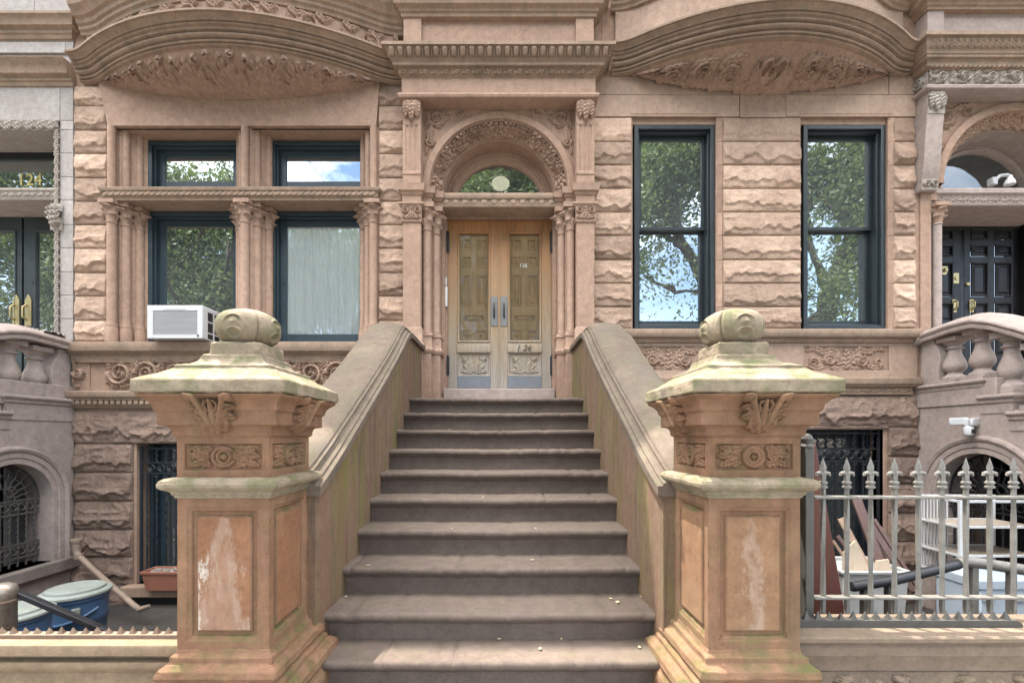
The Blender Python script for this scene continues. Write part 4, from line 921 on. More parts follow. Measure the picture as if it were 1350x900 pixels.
# spandrel carving
for k in (-1,1):
    r=Relief(.66,.66,.0065); 
    r.spiral(.16,.50,.10,PI,1.5,1,.018,.035,True,5); r.spiral(.46,.58,.065,PI/2,1.3,-1,.014,.03,False,3); r.spiral(.07,.20,.065,0,1.3,-1,.014,.03,False,3); r.leaf([(.1,.4),(.06,.28),(.10,.16)],.05,.03,6); r.leaf([(.24,.58),(.36,.60),(.5,.64)],.05,.03,6)
    r.leaf([(.2,.42),(.25,.5),(.33,.49)],.05,.03,5); r.leaf([(.04,.6),(.06,.5),(.02,.36)],.03,.03,5); r.leaf([(.03,.16),(.03,.08),(.02,.02)],.025,.025,3); r.stroke([(.1,.4),(.05,.28),(.1,.24)],.015,.01,.03)
    X0=pl[1]+.015; dist=np.hypot((X0+r.U)-AX,(5.13+r.V)-ZS_); r.H=np.where(dist<1.0,0,r.H)
    m=MB()
    if k<0: r.map(m,lambda U,V,Hh:(X0+U,5.868-Hh,5.13+V),cut=True)
    else: r.map(m,lambda U,V,Hh:(2*AX-(X0+U),5.868-Hh,5.13+V),cut=True)
    m.build('spandrel_carving',M['carve'],H126,recalc=False)
# fanlight
m=MB(); v=[(AX,6.36,ZS_-.1)]+[(AX+.61*math.cos(PI*i/40),6.36,ZS_+.61*math.sin(PI*i/40)) for i in range(41)]; 
m.add([(AX+.61,6.36,ZS_-.1),(AX-.61,6.36,ZS_-.1)]+v[1:],[tuple([1,0]+list(range(2,43)))]); fl_=m.build('fanlight',M['win'],H126,recalc=False)
m=MB(); v0=(AX-.9,AX+.9); m.add([(v0[0],6.42,4.5),(v0[1],6.42,4.5),(v0[1],6.42,5.6),(v0[0],6.42,5.6),(v0[0],8.2,4.5),(v0[1],8.2,4.5),(v0[1],8.2,5.6),(v0[0],8.2,5.6)],[(4,5,6,7),(0,1,5,4),(2,3,7,6),(0,4,7,3),(1,2,6,5)]); m.build('hall',M['room'],H126)
# entablature over the portal
ent=MB()
ent.sweep([(PX0,5.9),(PX0,YP),(PX1,YP),(PX1,5.9)],[(-.2,5.736),(.02,5.738),(.04,5.745),(.05,5.77),(.045,5.79),(.03,5.805),(.008,5.815),(.008,6.005),(-.2,6.006)]); ent.build('architrave',M['brown'],H126,angle=30)
ent=MB(); ent.box(PX0+.03,PX1-.03,YP+.02,5.89,5.738,6.2); ent.build('entablature_core',M['brown'],H126)
ent=MB(); ent.sweep([(PX0,5.9),(PX0,YP),(PX1,YP),(PX1,5.9)],[(-.1,6.004),(.012,6.006),(.02,6.018),(.034,6.022),(.052,6.08),(.06,6.087),(.10,6.092),(.104,6.13),(.112,6.133),(.116,6.15),(.125,6.155),(.128,6.165),(.176,6.24),(.185,6.246),(.212,6.25),(.214,6.285),(-.1,6.30)]); ent.build('cornice',M['cornice'],H126,angle=28)
wid=PX1-PX0
r=Relief(wid+.08,.062,.006); r.row(19,.034,'slant'); m=MB(); r.map(m,lambda U,V,Hh:(PX0-.04+U,YP-.034-.018*V/.062-Hh,6.0215+V)); 
r=Relief(wid+.30,.078,.006); r.row(25,.04,'egg'); r.map(m,lambda U,V,Hh:(PX0-.15+U,YP-.128-.05*V/.078-Hh*.8,6.165+V-Hh*.3)); m.build('carved_moulding',M['cornice'],H126,recalc=False,angle=60)
at_=MB(); zz0,zz1=6.29,6.78
at_.box(PX0+.06,PX1-.06,YP+.05,5.9,zz0,zz1); at_.box(PX0+.01,PX0+.235,YP+.005,5.9,zz0,zz1); at_.box(PX1-.235,PX1-.01,YP+.005,5.9,zz0,zz1); at_.build('attic_panel',M['brown'],H126,bevel=.006)
m=MB(); m.sweep([(PX0,5.9),(PX0,YP),(PX1,YP),(PX1,5.9)],[(-.1,zz1-.02),(.015,zz1-.018),(.02,zz1+.02),(.04,zz1+.03),(.05,zz1+.06),(.09,zz1+.08),(.1,zz1+.13),(.13,zz1+.16),(.16,zz1+.22),(.2,zz1+.26),(.2,zz1+.31),(-.1,zz1+.33)]); m.build('attic_cornice',M['cornice'],H126,angle=28)
m=MB(); m.box(PX0+.05,PX1-.05,YP+.05,5.9,7.08,9.5); m.build('upper_wall',M['brown'],H126)
# ---------------------------------------------------------------- oak double doors
YD=6.2; dz0,dz1=2.174,4.474; dpx=lambda p: PX(p,YD); dpz=lambda p: PZ(p,YD)
def leaf(x0,x1,hinge,gl0,gl1,seed):
    d=MB(); g0,g1=dpz(449),dpz(308); cz0,cz1=dpz(494.5),dpz(466)
    cx0,cx1=gl0+.0,gl1-.0
    fillwall(d,x0,x1,dz0,dz1,YD,YD+.05,[(gl0,gl1,g0,g1),(cx0-.03,cx1+.03,cz0-.02,cz1+.02)])
    d.rings((cx0-.03,YD,cz0-.02),(1,0,0),(0,0,1),(0,-1,0),cx1-cx0+.06,cz1-cz0+.04,[(0,0),(.006,.010),(.02,.006),(.03,-.012),(.045,-.014)])
    d.rings((gl0-.022,YD-.0,g0-.022),(1,0,0),(0,0,1),(0,-1,0),gl1-gl0+.044,g1-g0+.044,[(0,0),(.004,.012),(.016,.010),(.026,-.004)]); d.f.pop()
    # sloping ledge under the glass
    d.prism([(YD+.0,g0-.17),(YD-.022,g0-.165),(YD-.026,g0-.15),(YD-.012,g0-.05),(YD,g0-.045)],'x',gl0-.03,gl1+.03)
    o=d.build('door',M['oak'],H126,bevel=.003)
    # carved fan panel
    w=cx1-cx0-.03;h=cz1-cz0-.05; r=Relief(w,h,.005); r.palm(w/2,.0,min(w*.5,h*1.1),R(15),R(165),7,.016,.16)
    for k in(-1,1): r.spiral(w/2+k*w*.38,h*.75,.03,0,1.2,k,.008,.014,False,0); r.leaf([(w/2+k*w*.2,h*.9),(w/2+k*w*.33,h*.8),(w/2+k*w*.47,h*.95)],.025,.014,4)
    m=MB(); r.front(m,cx0+.015,YD+.012,cz0+.025); m.build('carved_panel',M['oak'],o,recalc=False)
    m=MB(); m.box(gl0,gl1,YD+.02,YD+.024,g0,g1); m.build('pane',M['doorglass'],o)
    # panelled wood behind the glass
    m=MB(); W=gl1-gl0; cols=((.06,.40),(.58,.94)); zr=lambda p: dpz(280+p/3.75)
    ops=[]
    for a,b in cols:
        for u,v in ((178,122),(262,208),(455,300),(628,576)): ops.append((gl0+W*a,gl0+W*b,zr(u),zr(v)))
    ops.append((gl0+W*.12,gl0+W*.88,zr(530),zr(500)))
    yy=YD+.062; fillwall(m,gl0-.03,gl1+.03,g0-.03,g1+.03,yy,yy+.03,ops)
    for (a,b,c,e) in ops: m.rings((a,yy,c),(1,0,0),(0,0,1),(0,-1,0),b-a,e-c,[(0,0),(.006,.008),(.014,.008),(.022,-.022),(.036,-.024),(.060,.0)])
    m.build('inner_panelling',M['oakin'],o,bevel=.003)
    m=MB(); m.box(gl0-.028,gl1+.028,YD-.006,YD-.001,dpz(511.5),dpz(494.3)); m.build('kick_plate',M['kick'],o)
    for za,zb in ((335,305),(496,468)):
        m=MB(); hx=hinge; m.lathe((hx,YD-.022,0),[(.004,dpz(za)),(.016,dpz(za)+.012),(.019,dpz(za)+.04),(.019,dpz(zb)-.04),(.016,dpz(zb)-.012),(.004,dpz(zb))],12); m.box(hx-.02,hx+.02,YD-.012,YD-.001,dpz(za)+.03,dpz(zb)-.03); m.build('hinge',M['black'],o)
    return o
xL0,xM,xR1=dpx(590.5),dpx(657.7),dpx(727)
dl=leaf(xL0,xM-.003,xL0+.0,dpx(605.5),dpx(644),1); dr=leaf(xM+.003,xR1,xR1-.0,dpx(672),dpx(711.5),2)
for o,x0,x1 in ((dl,dpx(647),dpx(656)),(dr,dpx(660),dpx(669))):
    m=MB(); m.box(x0,x1,YD-.008,YD-.001,dpz(430),dpz(391)); m.build('pull_plate',M['plate'],o,bevel=.003)
    m=MB(); xc=(x0+x1)/2; m.tube([(xc,YD-.008,dpz(419)),(xc,YD-.04,dpz(417)),(xc,YD-.045,dpz(410)),(xc,YD-.035,dpz(402)),(xc,YD-.008,dpz(399))],[.009,.012,.011,.009,.007],8); m.build('handle',M['black'],o)
text(dr,'house_number','126',.075,(dpx(690),YD+.017,dpz(349.5)),M['letters'])
m=text(dr,'scrawled_number','1 26',.115,(dpx(690),YD-.030,dpz(459.5)),M['scrawl'],ext=.0015,shear=.3)
m=MB(); m.box(xM-.012,xM+.012,YD-.012,YD+.0,dz0,dz1-.01); m.build('meeting_strip',M['oak'],dl,bevel=.003)
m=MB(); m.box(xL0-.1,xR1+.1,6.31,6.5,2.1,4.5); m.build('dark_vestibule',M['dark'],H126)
for u,v in ((xL0-.045,xL0-.002),(xR1+.002,xR1+.045)): fr=MB(); fr.box(u,v,6.17,6.3,2.17,4.478); fr.build('door_frame',M['brown'],H126,bevel=.004)
# ---------------------------------------------------------------- house with the tall sash windows, right
H128=T('brownstone_house','brownstone house with two tall dark framed sash windows and black doors at right','house',(3.3,6,0))
GX0,GX1=1.266,12.5
QX0=5.30                                  # left edge of its portal
ZW1=PZ(152,5.85); ZW0=PZ(432.5,5.80)
ws=[(at(834.5),PX(942.5,5.90)+.004),(at(1057),PX(1167.5,5.90)+.004)]
YG=5.90
rbx0,rbx1,rbz0,rbz1=at(1050),at(1166),PZ(769,5.87),PZ(565,5.87)
core=MB(); fillwall(core,GX0,GX1,-.9,9.5,5.872,6.55,[(a,b,ZW0,ZW1) for a,b in ws]+[(QX0+.2,7.92,1.9,5.84),(rbx0,rbx1,rbz0,rbz1)]); core.build('wall',M['brown'],H128)
rows=[PZ(y,W0) for y in (154,186,217,248,279,310,342,373,404,433)]
for n,(u,v) in enumerate(((PX1+.0,ws[0][0]-.01),(ws[0][1]+.075,ws[1][0]-.005),(ws[1][1]+.05,QX0+.0))):
    rk=MB()
    for i,(a,b) in enumerate(zip(rows[1:],rows)): rock(rk,u,v,a,b,5.866,.035 if i==0 else .066,400+30*n+i)
    rk.build('rock_faced_stone',M['rock'],H128,recalc=False,angle=20)
# splayed window jambs in courses, flat lintels and keystone
for a,b in ws:
    m=MB()
    for i,(u,v) in enumerate(zip(rows[1:],rows)): m.prism([(b+.001,5.99),(b+.001,5.88),(b+.02,5.864),(b+.072,5.855),(b+.074,5.99)],'z',u+.003,v-.003,rnd.random())
    m.build('window_jamb',M['brown'],H128)
m=MB(); zA,zB=PZ(154,W0),PZ(125,W0)
xs=[PX1+.0,at(975),at(1036),QX0]
for i,(u,v) in enumerate(zip(xs,xs[1:])):
    flat_course(m,u,v,(zA if i!=1 else PZ(155.5,W0)),zB,5.862 if i!=1 else 5.855,.014,tone=(.6,.25,.65)[i])
flat_course(m,PX1,QX0-.35,zB,6.17,5.862,.012,tone=.55); flat_course(m,QX0-.35,QX0,zB,6.17,5.862,.012,tone=.4)
m.build('lintel_course',M['pink'],H128,bevel=.004)
for a,b in ws:
    m=MB(); m.sweep([(a-.03,5.87),(b+.05,5.87)],[(.0,ZW1-.004),(.02,ZW1-.003),(.028,ZW1+.02),(.016,ZW1+.03),(.0,ZW1+.045)]); m.build('window_head_moulding',M['brown'],H128,angle=30)
for i,(a,b) in enumerate(ws):
    window(H128,PX((836.5,1059.5)[i],YG),PX((942.5,1167.5)[i],YG),ZW0+.012,PZ(164.5,YG),YG,M['frameG'],M['win'],rail=PZ(303.5,YG+.16),casing=.055,deep=.17,sash=.045)
    m=MB(); m.box(a-.0,b+.0,YG,6.2,PZ(164.5,YG)+.002,ZW1+.004); m.build('window_head',M['brown'],H128)
# sill course, carved panels, lower moulding
m=MB(); m.sweep([(PX1-.0,5.85),(QX0+.02,5.85)],[(0,PZ(452,5.83)),(.03,PZ(451,5.82)),(.04,PZ(446,5.8)),(.06,PZ(445,5.79)),(.085,PZ(444,5.765)),(.10,PZ(441,5.75)),(.105,PZ(434.5,5.745)),(.10,PZ(433,5.745)),(-.25,PZ(433,5.745)+.004)]); m.build('sill_course',M['cornice'],H128,angle=30)
zf0,zf1=PZ(488,5.85),PZ(456.5,5.85)
pans=[(at(836),at(928)),(at(1059.5),at(1172))]
m=MB(); fillwall(m,PX1,QX0+.02,PZ(499,5.85),PZ(450,5.85),5.848,5.872,[(a,b,zf0,zf1) for a,b in pans]); m.build('frieze_band',M['pink'],H128,bevel=.006)
for a,b in pans:
    r=Relief(b-a,zf1-zf0,.0055); w,h=r.w,r.h
    for k in(-1,1):
        r.leaf([(w/2,h*.2),(w/2+k*.14,h*.55),(w/2+k*.30,h*.3)],.07,.035,6); r.leaf([(w/2+k*.05,h*.5),(w/2+k*.18,h*.85),(w/2+k*.36,h*.7)],.06,.03,7); r.spiral(w/2+k*.21,h*.42,.075,PI,1.4,k,.016,.035,True,4)
        r.spiral(w/2+k*.42,h*.35,.055,0,1.4,-k,.014,.03,False,3); r.leaf([(w/2+k*.26,h*.2),(w/2+k*.38,h*.1),(w/2+k*.5,h*.2)],.04,.028,6); r.leaf([(w/2+k*.30,h*.8),(w/2+k*.42,h*.95),(w/2+k*.52,h*.8)],.045,.028,6); r.leaf([(w/2+k*.02,h*.1),(w/2+k*.1,h*.05),(w/2+k*.2,h*.12)],.04,.03,5)
    r.leaf([(w/2,h*.05),(w/2,h*.5),(w/2,h*.95)],.06,.04,5)
    m=MB(); r.front(m,a,5.869,zf0); m.build('carved_panel',M['carve'],H128,recalc=False)
m=MB(); zb=PZ(521,5.84); zc=PZ(497.5,5.75); m.sweep([(PX1,5.85),(PX(1217,5.75)-.10,5.85),(PX(1217,5.75)-.10,5.95)],[(-.02,zb),(.03,zb+.01),(.035,zb+.03),(.03,zb+.04),(.03,zb+.095),(.06,zb+.105),(.07,zb+.13),(.09,zb+.14),(.1,zc-.03),(.1,zc-.004),(.09,zc),(-.02,zc+.02)])
r=Relief(QX0-PX1-.1,.05,.006); r.row(34,.02,'slant'); r.front(m,PX1,5.819,zb+.042); m.build('water_table',M['cornice'],H128,angle=30)
rk=MB(); rb=[zt(y) for y in (521,563,601.5,638,676,714,752,790)]
rock(rk,1.6,rbx0+.1,rb[1],rb[0],5.862,.10,501); rock(rk,rbx0+.1,QX0+.02,rb[1],rb[0],5.862,.10,502)
for i,(a,b) in enumerate(zip(rb[2:],rb[1:])): rock(rk,rbx1+.05,QX0+.04,a,b,5.862,.10,510+i); rock(rk,1.6,rbx0-.04,a,b,5.862,.10,520+i)
rk.build('basement_stone',M['rockdark'],H128,recalc=False,angle=20)
bw=window(H128,rbx0,rbx1,rbz0,rbz1,6.08,M['ironblue'],M['win'],None,sash=.06,name='basement_window')
grille(bw,rbx0+.03,rbx1-.03,rbz0+.02,rbz1-.03,5.93,M['iron'],9,band=(.80,.88))
m=MB(); m.box(rbx0-.1,rbx1+.1,5.72,6.02,rbz0-.13,rbz0); m.build('basement_sill',M['cornice'],H128,bevel=.012)
m=MB(); m.sweep([(rbx0-.0,5.86),(rbx1+.04,5.86)],[(-.1,rbz1-.01),(.02,rbz1-.008),(.03,rbz1+.02),(.012,rbz1+.03),(.012,rbz1+.07),(.03,rbz1+.08),(.0,rbz1+.10)]); m.build('window_head_moulding',M['rockdark'],H128,angle=30)
m=MB(); m.box(rbx1+.0,rbx1+.047,5.87,6.05,rbz0,rbz1); m.build('basement_jamb',M['brown'],H128,bevel=.006)
bay(H128,3.275,1.90,6.155,6.42,.55,5.83,None,.245,'scroll',0,False,6.98)
# portal of that house
def mirrored_portal():
    AX2=6.60; yp=5.69; zs=4.79
    m=MB(); m.box(QX0+.06,QX0+.20,5.85,6.6,1.9,4.67); m.build('door_jamb',M['brown'],H128,bevel=.006)
    # tapering console pilaster with scrolled foot
    m=MB(); prof=[(5.86,4.66),(5.80,4.655),(5.775,4.69),(5.775,4.74),(5.80,4.76),(5.765,4.82),(5.74,5.0),(5.71,5.4),(yp+.0,5.62),(yp,5.845),(5.9,5.845),(5.9,4.66)]
    m.prism(prof,'x',QX0,QX0+.215); q=m.build('console',M['mauve'],H128,bevel=.006)
    r=Relief(.215,.27,.005); c=.107; r.leaf([(c,.26),(c,.14),(c,.01)],.055,.05,5); [r.leaf([(c+k*.05,.26),(c+k*.075,.16),(c+k*.07,.05)],.05,.045,5) for k in(-1,1)]
    m=MB(); r.map(m,lambda U,V,Hh:(QX0+U,yp-.003-Hh,5.575+V)); m.build('leaf_bracket',M['limecarve'],q,recalc=False); m=MB(); r=Relief(.215,.14,.005); r.spiral(.06,.07,.045,0,1.4,1,.012,.03,False,2); r.spiral(.155,.07,.045,PI,1.4,-1,.012,.03,False,2); r.map(m,lambda U,V,Hh:(QX0+U,5.772-Hh,4.665+V)); m.build('volute',M['limecarve'],q,recalc=False)
    archwall(H128,AX2,zs,1.0,QX0+.19,8.2,zs-.2,5.86,5.88,.3,M['brown'],'spandrel')
    m=MB(); revolve(m,AX2,zs,[(1.035,5.882),(1.035,5.85),(1.02,5.842),(.95,5.842),(.94,5.85),(.935,5.885)]); m.build('arch_ring',M['brown'],H128,recalc=False,angle=30)
    r=Relief(PI*.88,.20,.0065)
    for i in range(20):
        c=r.w*(i+.5)/20; r.leaf([(c-.05,.01),(c,.10),(c+.05,.19)],.075,.045,5); r.leaf([(c+.03,.02),(c+.05,.08),(c+.04,.15)],.045,.04,4)
    m=MB(); r.map(m,lambda U,V,Hh:archmap(U,V,Hh,AX2,zs,.82,.935,6.04,5.884)); m.build('carved_arch_band',M['carve'],H128,recalc=False,angle=60)
    m=MB(); revolve(m,AX2,zs,[(1.06,6.05),(.825,6.045),(.815,6.04),(.81,6.06),(.80,6.36),(.77,6.37),(.75,6.34),(.73,6.34),(.72,6.37),(.715,6.45)]); m.build('arch_reveal',M['mauve'],H128,recalc=False,angle=30)
    r=Relief(.62,.85,.0065); r.spiral(.17,.66,.12,PI,1.5,1,.02,.035,True,6); r.spiral(.44,.74,.07,PI/2,1.3,-1,.014,.03,False,3); r.spiral(.08,.30,.07,0,1.3,-1,.014,.03,False,3); r.leaf([(.1,.5),(.06,.4),(.10,.2)],.05,.03,6); r.leaf([(.24,.72),(.36,.78),(.55,.82)],.05,.03,6); r.leaf([(.05,.2),(.04,.1),(.03,.02)],.03,.03,5); r.leaf([(.04,.8),(.08,.6),(.03,.45)],.04,.03,6)
    d=np.hypot(QX0+.23+r.U-AX2,5.0+r.V-zs); r.H=np.where(d<1.05,0,r.H); m=MB(); r.map(m,lambda U,V,Hh:(QX0+.23+U,5.878-Hh,5.0+V),cut=True); m.build('spandrel_carving',M['carve'],H128,recalc=False)
    m=MB(); m.add([(AX2+.72*math.cos(PI*i/40),6.42,zs+.72*math.sin(PI*i/40)) for i in range(41)],[tuple(range(41))]); m.build('fanlight',M['fanglass'],H128,recalc=False)
    m=MB(); x0,x1,y0,y1,z0,z1=AX2-.9,AX2+.9,6.47,8.2,4.5,5.8; m.add([(x0,y0,z0),(x1,y0,z0),(x1,y0,z1),(x0,y0,z1),(x0,y1,z0),(x1,y1,z0),(x1,y1,z1),(x0,y1,z1)],[(4,5,6,7),(0,1,5,4),(2,3,7,6),(0,4,7,3),(1,2,6,5)]); m.build('hall',M['room'],H128)
    # ledge
    m=MB(); ye=5.93; z0=4.53; m.sweep([(QX0+.14,6.0),(QX0+.14,ye),(8.2,ye)],[(-.05,z0),(.0,z0),(.02,z0+.01),(.03,z0+.04),(.02,z0+.05),(.03,z0+.13),(.06,z0+.15),(.06,z0+.20),(.05,z0+.215),(-.05,z0+.22)]); m.box(QX0+.16,8.2,5.96,6.5,z0+.003,z0+.218); r=Relief(2.2,.07,.006); r.row(16,.02,'slant'); r.front(m,QX0+.2,ye-.022,z0+.055); m.build('door_lintel',M['mauve'],H128,angle=30)
    colonnette(H128,PX(1235,5.88),5.88,.05,2.78,4.53,cap=.26,base=.10,mt='mauve')
    # black doors
    yd=6.5; z0,z1=2.18,PZ(283,yd); 
    m=MB(); m.box(5.4,7.9,yd-.05,yd+.2,z1,z1+.20); m.box(PX(1343,yd),PX(1343,yd)+.25,yd-.1,yd+.2,z0,z1); m.box(5.4,PX(1231,yd),yd-.1,yd+.2,z0,z1); m.build('door_frame',M['blackdoor'],H128,bevel=.006)
    for a,b in ((PX(1231,yd)+.002,PX(1268,yd)-.012),(PX(1270,yd)+.012,PX(1343,yd)-.002)):
        m=MB(); W=b-a; cols=[(a+.09,a+.09+(W-.27)/2),(b-.09-(W-.27)/2,b-.09)] if W>.5 else [(b-.36,b-.11)]
        ops=[]
        for u,v in cols:
            for p,q in ((316,302),(338,323),(391,346),(425,399),(470,440)): ops.append((u,v,PZ(p,yd),PZ(q,yd)))
        fillwall(m,a,b,z0,z1,yd,yd+.05,ops)
        for (u,v,c,e) in ops: m.rings((u,yd,c),(1,0,0),(0,0,1),(0,-1,0),v-u,e-c,[(0,0),(.008,.014),(.02,.010),(.03,-.02),(.05,-.02),(.07,-.004)])
        d=m.build('door',M['blackdoor'],H128,bevel=.003)
        if W<.5:
            x=b-.26; m=MB(); m.prism([(x-.05,PZ(362,yd)),(x-.035,PZ(352,yd)),(x+.035,PZ(352,yd)),(x+.05,PZ(357,yd)),(x+.02,PZ(363,yd)),(x-.02,PZ(363,yd))],'y',yd-.03,yd-.004); m.lathe((x,yd-.03,PZ(357,yd)),[(.03,-.015),(.02,-.03)],12,'y'); m.build('knocker',M['brass'],d)
            x=b-.075; m=MB(); m.box(x-.04,x+.04,yd-.010,yd-.002,PZ(374,yd),PZ(360,yd)); m.lathe((x,yd-.01,PZ(367,yd)),[(.025,-.012),(.02,0)],14,'y'); m.build('lock_plate',M['brass'],d,bevel=.003)
            x=b-.10; m=MB(); m.box(x-.03,x+.03,yd-.01,yd-.002,PZ(412,yd),PZ(395,yd)); m.tube([(x,yd-.01,PZ(397,yd)),(x,yd-.05,PZ(399,yd)),(x,yd-.05,PZ(405,yd)),(x,yd-.01,PZ(409,yd))],.012,8); m.build('handle',M['brass'],d,bevel=.003)
        else:
            x=a+.10; m=MB(); m.box(x-.03,x+.03,yd-.01,yd-.002,PZ(412,yd),PZ(395,yd)); m.tube([(x,yd-.01,PZ(397,yd)),(x,yd-.05,PZ(399,yd)),(x,yd-.05,PZ(405,yd)),(x,yd-.01,PZ(409,yd))],.012,8); m.build('handle',M['brass'],d,bevel=.003)
            m=MB(); m.lathe((a+.04,yd-.01,PZ(375,yd)),[(.02,-.02),(.028,-.01),(.028,.009)],14,'y'); m.build('lock',M['brass'],d)
    m=MB(); m.box(QX0+.0,8.3,4.9,6.6,1.9,2.175); m.build('door_sill',M['mauve'],H128,bevel=.01)
    # entablature
    Z0=5.846; X1=8.4
    path=[(QX0,5.9),(QX0,yp),(X1,yp)]
    m=MB(); m.sweep(path,[(-.1,Z0),(.03,Z0+.002),(.05,Z0+.012),(.055,Z0+.04),(.035,Z0+.06),(.012,Z0+.085),(.004,Z0+.09),(.004,Z0+.255),(-.05,Z0+.26)]); m.build('architrave',M['mauve'],H128,angle=30)
    r=Relief(X1-QX0,.16,.006); r.rinceau(10,.04,th=.014,seed=4); m=MB(); r.front(m,QX0,yp-.005,Z0+.092); 
    r2=Relief(.22,.16,.006); r2.rinceau(1,.04,th=.014); r2.map(m,lambda U,V,Hh:(QX0-.005-Hh,5.9-U,Z0+.092+V)); m.build('carved_frieze',M['limecarve'],H128,recalc=False)
    m=MB(); m.sweep(path,[(-.05,Z0+.255),(.012,Z0+.257),(.02,Z0+.27),(.05,Z0+.285),(.055,Z0+.33),(.06,Z0+.345),(.065,Z0+.352),(.095,Z0+.356),(.10,Z0+.385),(.11,Z0+.39),(.115,Z0+.415),(.12,Z0+.428),(.15,Z0+.47),(.165,Z0+.53),(.185,Z0+.536),(.20,Z0+.54),(.202,Z0+.585),(-.1,Z0+.59)]); m.build('cornice',M['cornice'],H128,angle=28)
    m=MB(); r=Relief(X1-QX0,.085,.006); r.row(52,.024,'rope'); r.front(m,QX0,yp-.028,Z0+.268); r=Relief(X1-QX0,.10,.006); r.row(40,.022,'slant'); r.map(m,lambda U,V,Hh:(QX0-.1+U,yp-.125-.045*V/.1-Hh*.8,Z0+.433+V)); m.build('carved_moulding',M['cornice'],H128,recalc=False)
    m=MB(); m.box(QX0+.22,X1,yp+.05,6.0,Z0+.26,7.0); m.box(QX0+.005,QX0+.215,yp+.005,5.95,Z0+.56,7.0); m.build('attic_panel',M['mauve'],H128,bevel=.006)
    z=6.86; m=MB(); m.sweep(path,[(-.1,z),(.015,z+.002),(.02,z+.03),(.04,z+.04),(.05,z+.07),(.09,z+.09),(.1,z+.14),(.13,z+.17),(.16,z+.23),(.2,z+.27),(.2,z+.31),(-.1,z+.33)]); m.build('attic_cornice',M['cornice'],H128,angle=28)
    m=MB(); m.box(QX0+.2,X1,5.0+.72,5.95,z+.3,9.5); m.build('upper_wall',M['mauve'],H128)
mirrored_portal()
# ---------------------------------------------------------------- limestone house, left
H124=T('limestone_house','pale grey limestone house at the left edge with dark glazed doors and gold number 124','house',(-7.2,6,0))
lx1=at(79); lzT=PZ(159,5.85); JX=HX0-.004
core=MB(); fillwall(core,-10.4,JX,-.9,9.5,5.874,6.5,[(-9.6,at(72),2.1,PZ(172,5.85))]); core.build('wall',M['lime'],H124)
m=MB(); ys=[113,159,171,202,233,264,296,327,358,389,420,450]
for a,b in zip(ys[1:],ys): flat_course(m,lx1,JX,PZ(a,W0),PZ(b,W0),5.862,.012)
flat_course(m,-10,lx1,PZ(159,W0),PZ(113,W0),5.862,.012,tone=.5)
for i,(a,b) in enumerate(((55,29),(70,55))):
    x=-10
    while x<JX-.05:
        e=min(JX,x+rnd.uniform(.7,1.0)); flat_course(m,x,e,PZ(a,5.85),PZ(b,5.85),5.862,.012); x=e
flat_course(m,-10,JX-.5,6.9,7.5,5.862,.012); flat_course(m,JX-.5,JX,6.9,7.5,5.862,.012); flat_course(m,-10,JX,7.5,9,5.862,.012)
m.build('ashlar',M['lime'],H124,bevel=.003)
m=MB(); zb,zc=6.02,6.28; h=zc-zb
m.sweep([(-10,5.85),(JX+.02,5.85)],[(0,zb),(.02,zb+.01),(.035,zb+.05),(.05,zb+.055),(.055,zb+.10),(.10,zb+.11),(.11,zb+.15),(.13,zb+.20),(.17,zb+.235),(.18,zc-.01),(.17,zc),(-.05,zc+.02)]); m.sweep([(-10,5.85),(JX-.02,5.85),(JX-.02,5.95)],[(0,6.62),(.02,6.63),(.035,6.67),(.05,6.68),(.055,6.72),(.10,6.74),(.11,6.78),(.13,6.82),(.15,6.84),(.15,6.87),(-.05,6.89)]); m.build('cornice',M['cornice'],H124,angle=28)
# carved door surround
m=MB(); r=Relief(3.4,.13,.006); 
for i in range(24): c=3.4*(i+.5)/24; r.leaf([(c-.09,.03),(c,.07),(c+.08,.11)],.055,.04,5); r.leaf([(c-.02,.11),(c+.05,.06),(c+.1,.02)],.04,.035,4)
zt0=PZ(172,5.85)
r.map(m,lambda U,V,Hh:(lx1-3.4+U,5.853-Hh,zt0+V)); zv0,zv1=2.85,zt0
r=Relief(zv1-zv0,lx1-at(71.5),.006)
n_=24
for i in range(n_): c=r.w*(i+.5)/n_; r.leaf([(c-.07,.02),(c,.05),(c+.06,.08)],.04,.035,5); r.leaf([(c-.01,.085),(c+.04,.05),(c+.07,.01)],.03,.03,4)
r.map(m,lambda U,V,Hh:(at(71.5)+V,5.853-Hh,zv0+U)); m.build('carved_surround',M['limecarve'],H124,recalc=False)
r=Relief(.16,.34,.005); c=.08; [r.leaf([(c+k*.02,.05),(c+k*.055,.18),(c+k*.05,.30)],.04,.09,4) for k in(-1,0,1)]; r.leaf([(c,.3),(c,.15),(c,.0)],.04,.09,4)
m=MB(); r.map(m,lambda U,V,Hh:(at(68)+U,5.83-Hh,PZ(304,5.85)+V)); m.build('leaf_bracket',M['limecarve'],H124,recalc=False)
m=MB(); m.box(-9.6,at(72),5.86,6.35,PZ(172,5.85)-.002,PZ(172,5.85)+.12); m.box(at(72),at(72)+.1,5.87,6.5,2.1,PZ(172,5.85)); m.build('reveal',M['limecarve'],H124)
m=MB(); z0,z1=PZ(262,5.84),PZ(248,5.84); m.sweep([(-9.5,5.90),(at(78.5),5.90)],[(-.4,z0),(.03,z0+.002),(.04,z0+.03),(.05,z0+.05),(.05,z0+.09),(.07,z0+.11),(.07,z1-.002),(-.4,z1)]); r=Relief(2.4,.05,.006); r.row(26,.018,'slant'); r.front(m,at(78.5)-2.4,5.852,z0+.045); m.build('transom_bar',M['limecarve'],H124,angle=30)
yd=6.30
m=MB(); m.box(-9.4,PX(74,yd),yd,yd+.2,PZ(209,yd),PZ(194,yd)+.05); m.build('transom_head',M['dark'],H124)
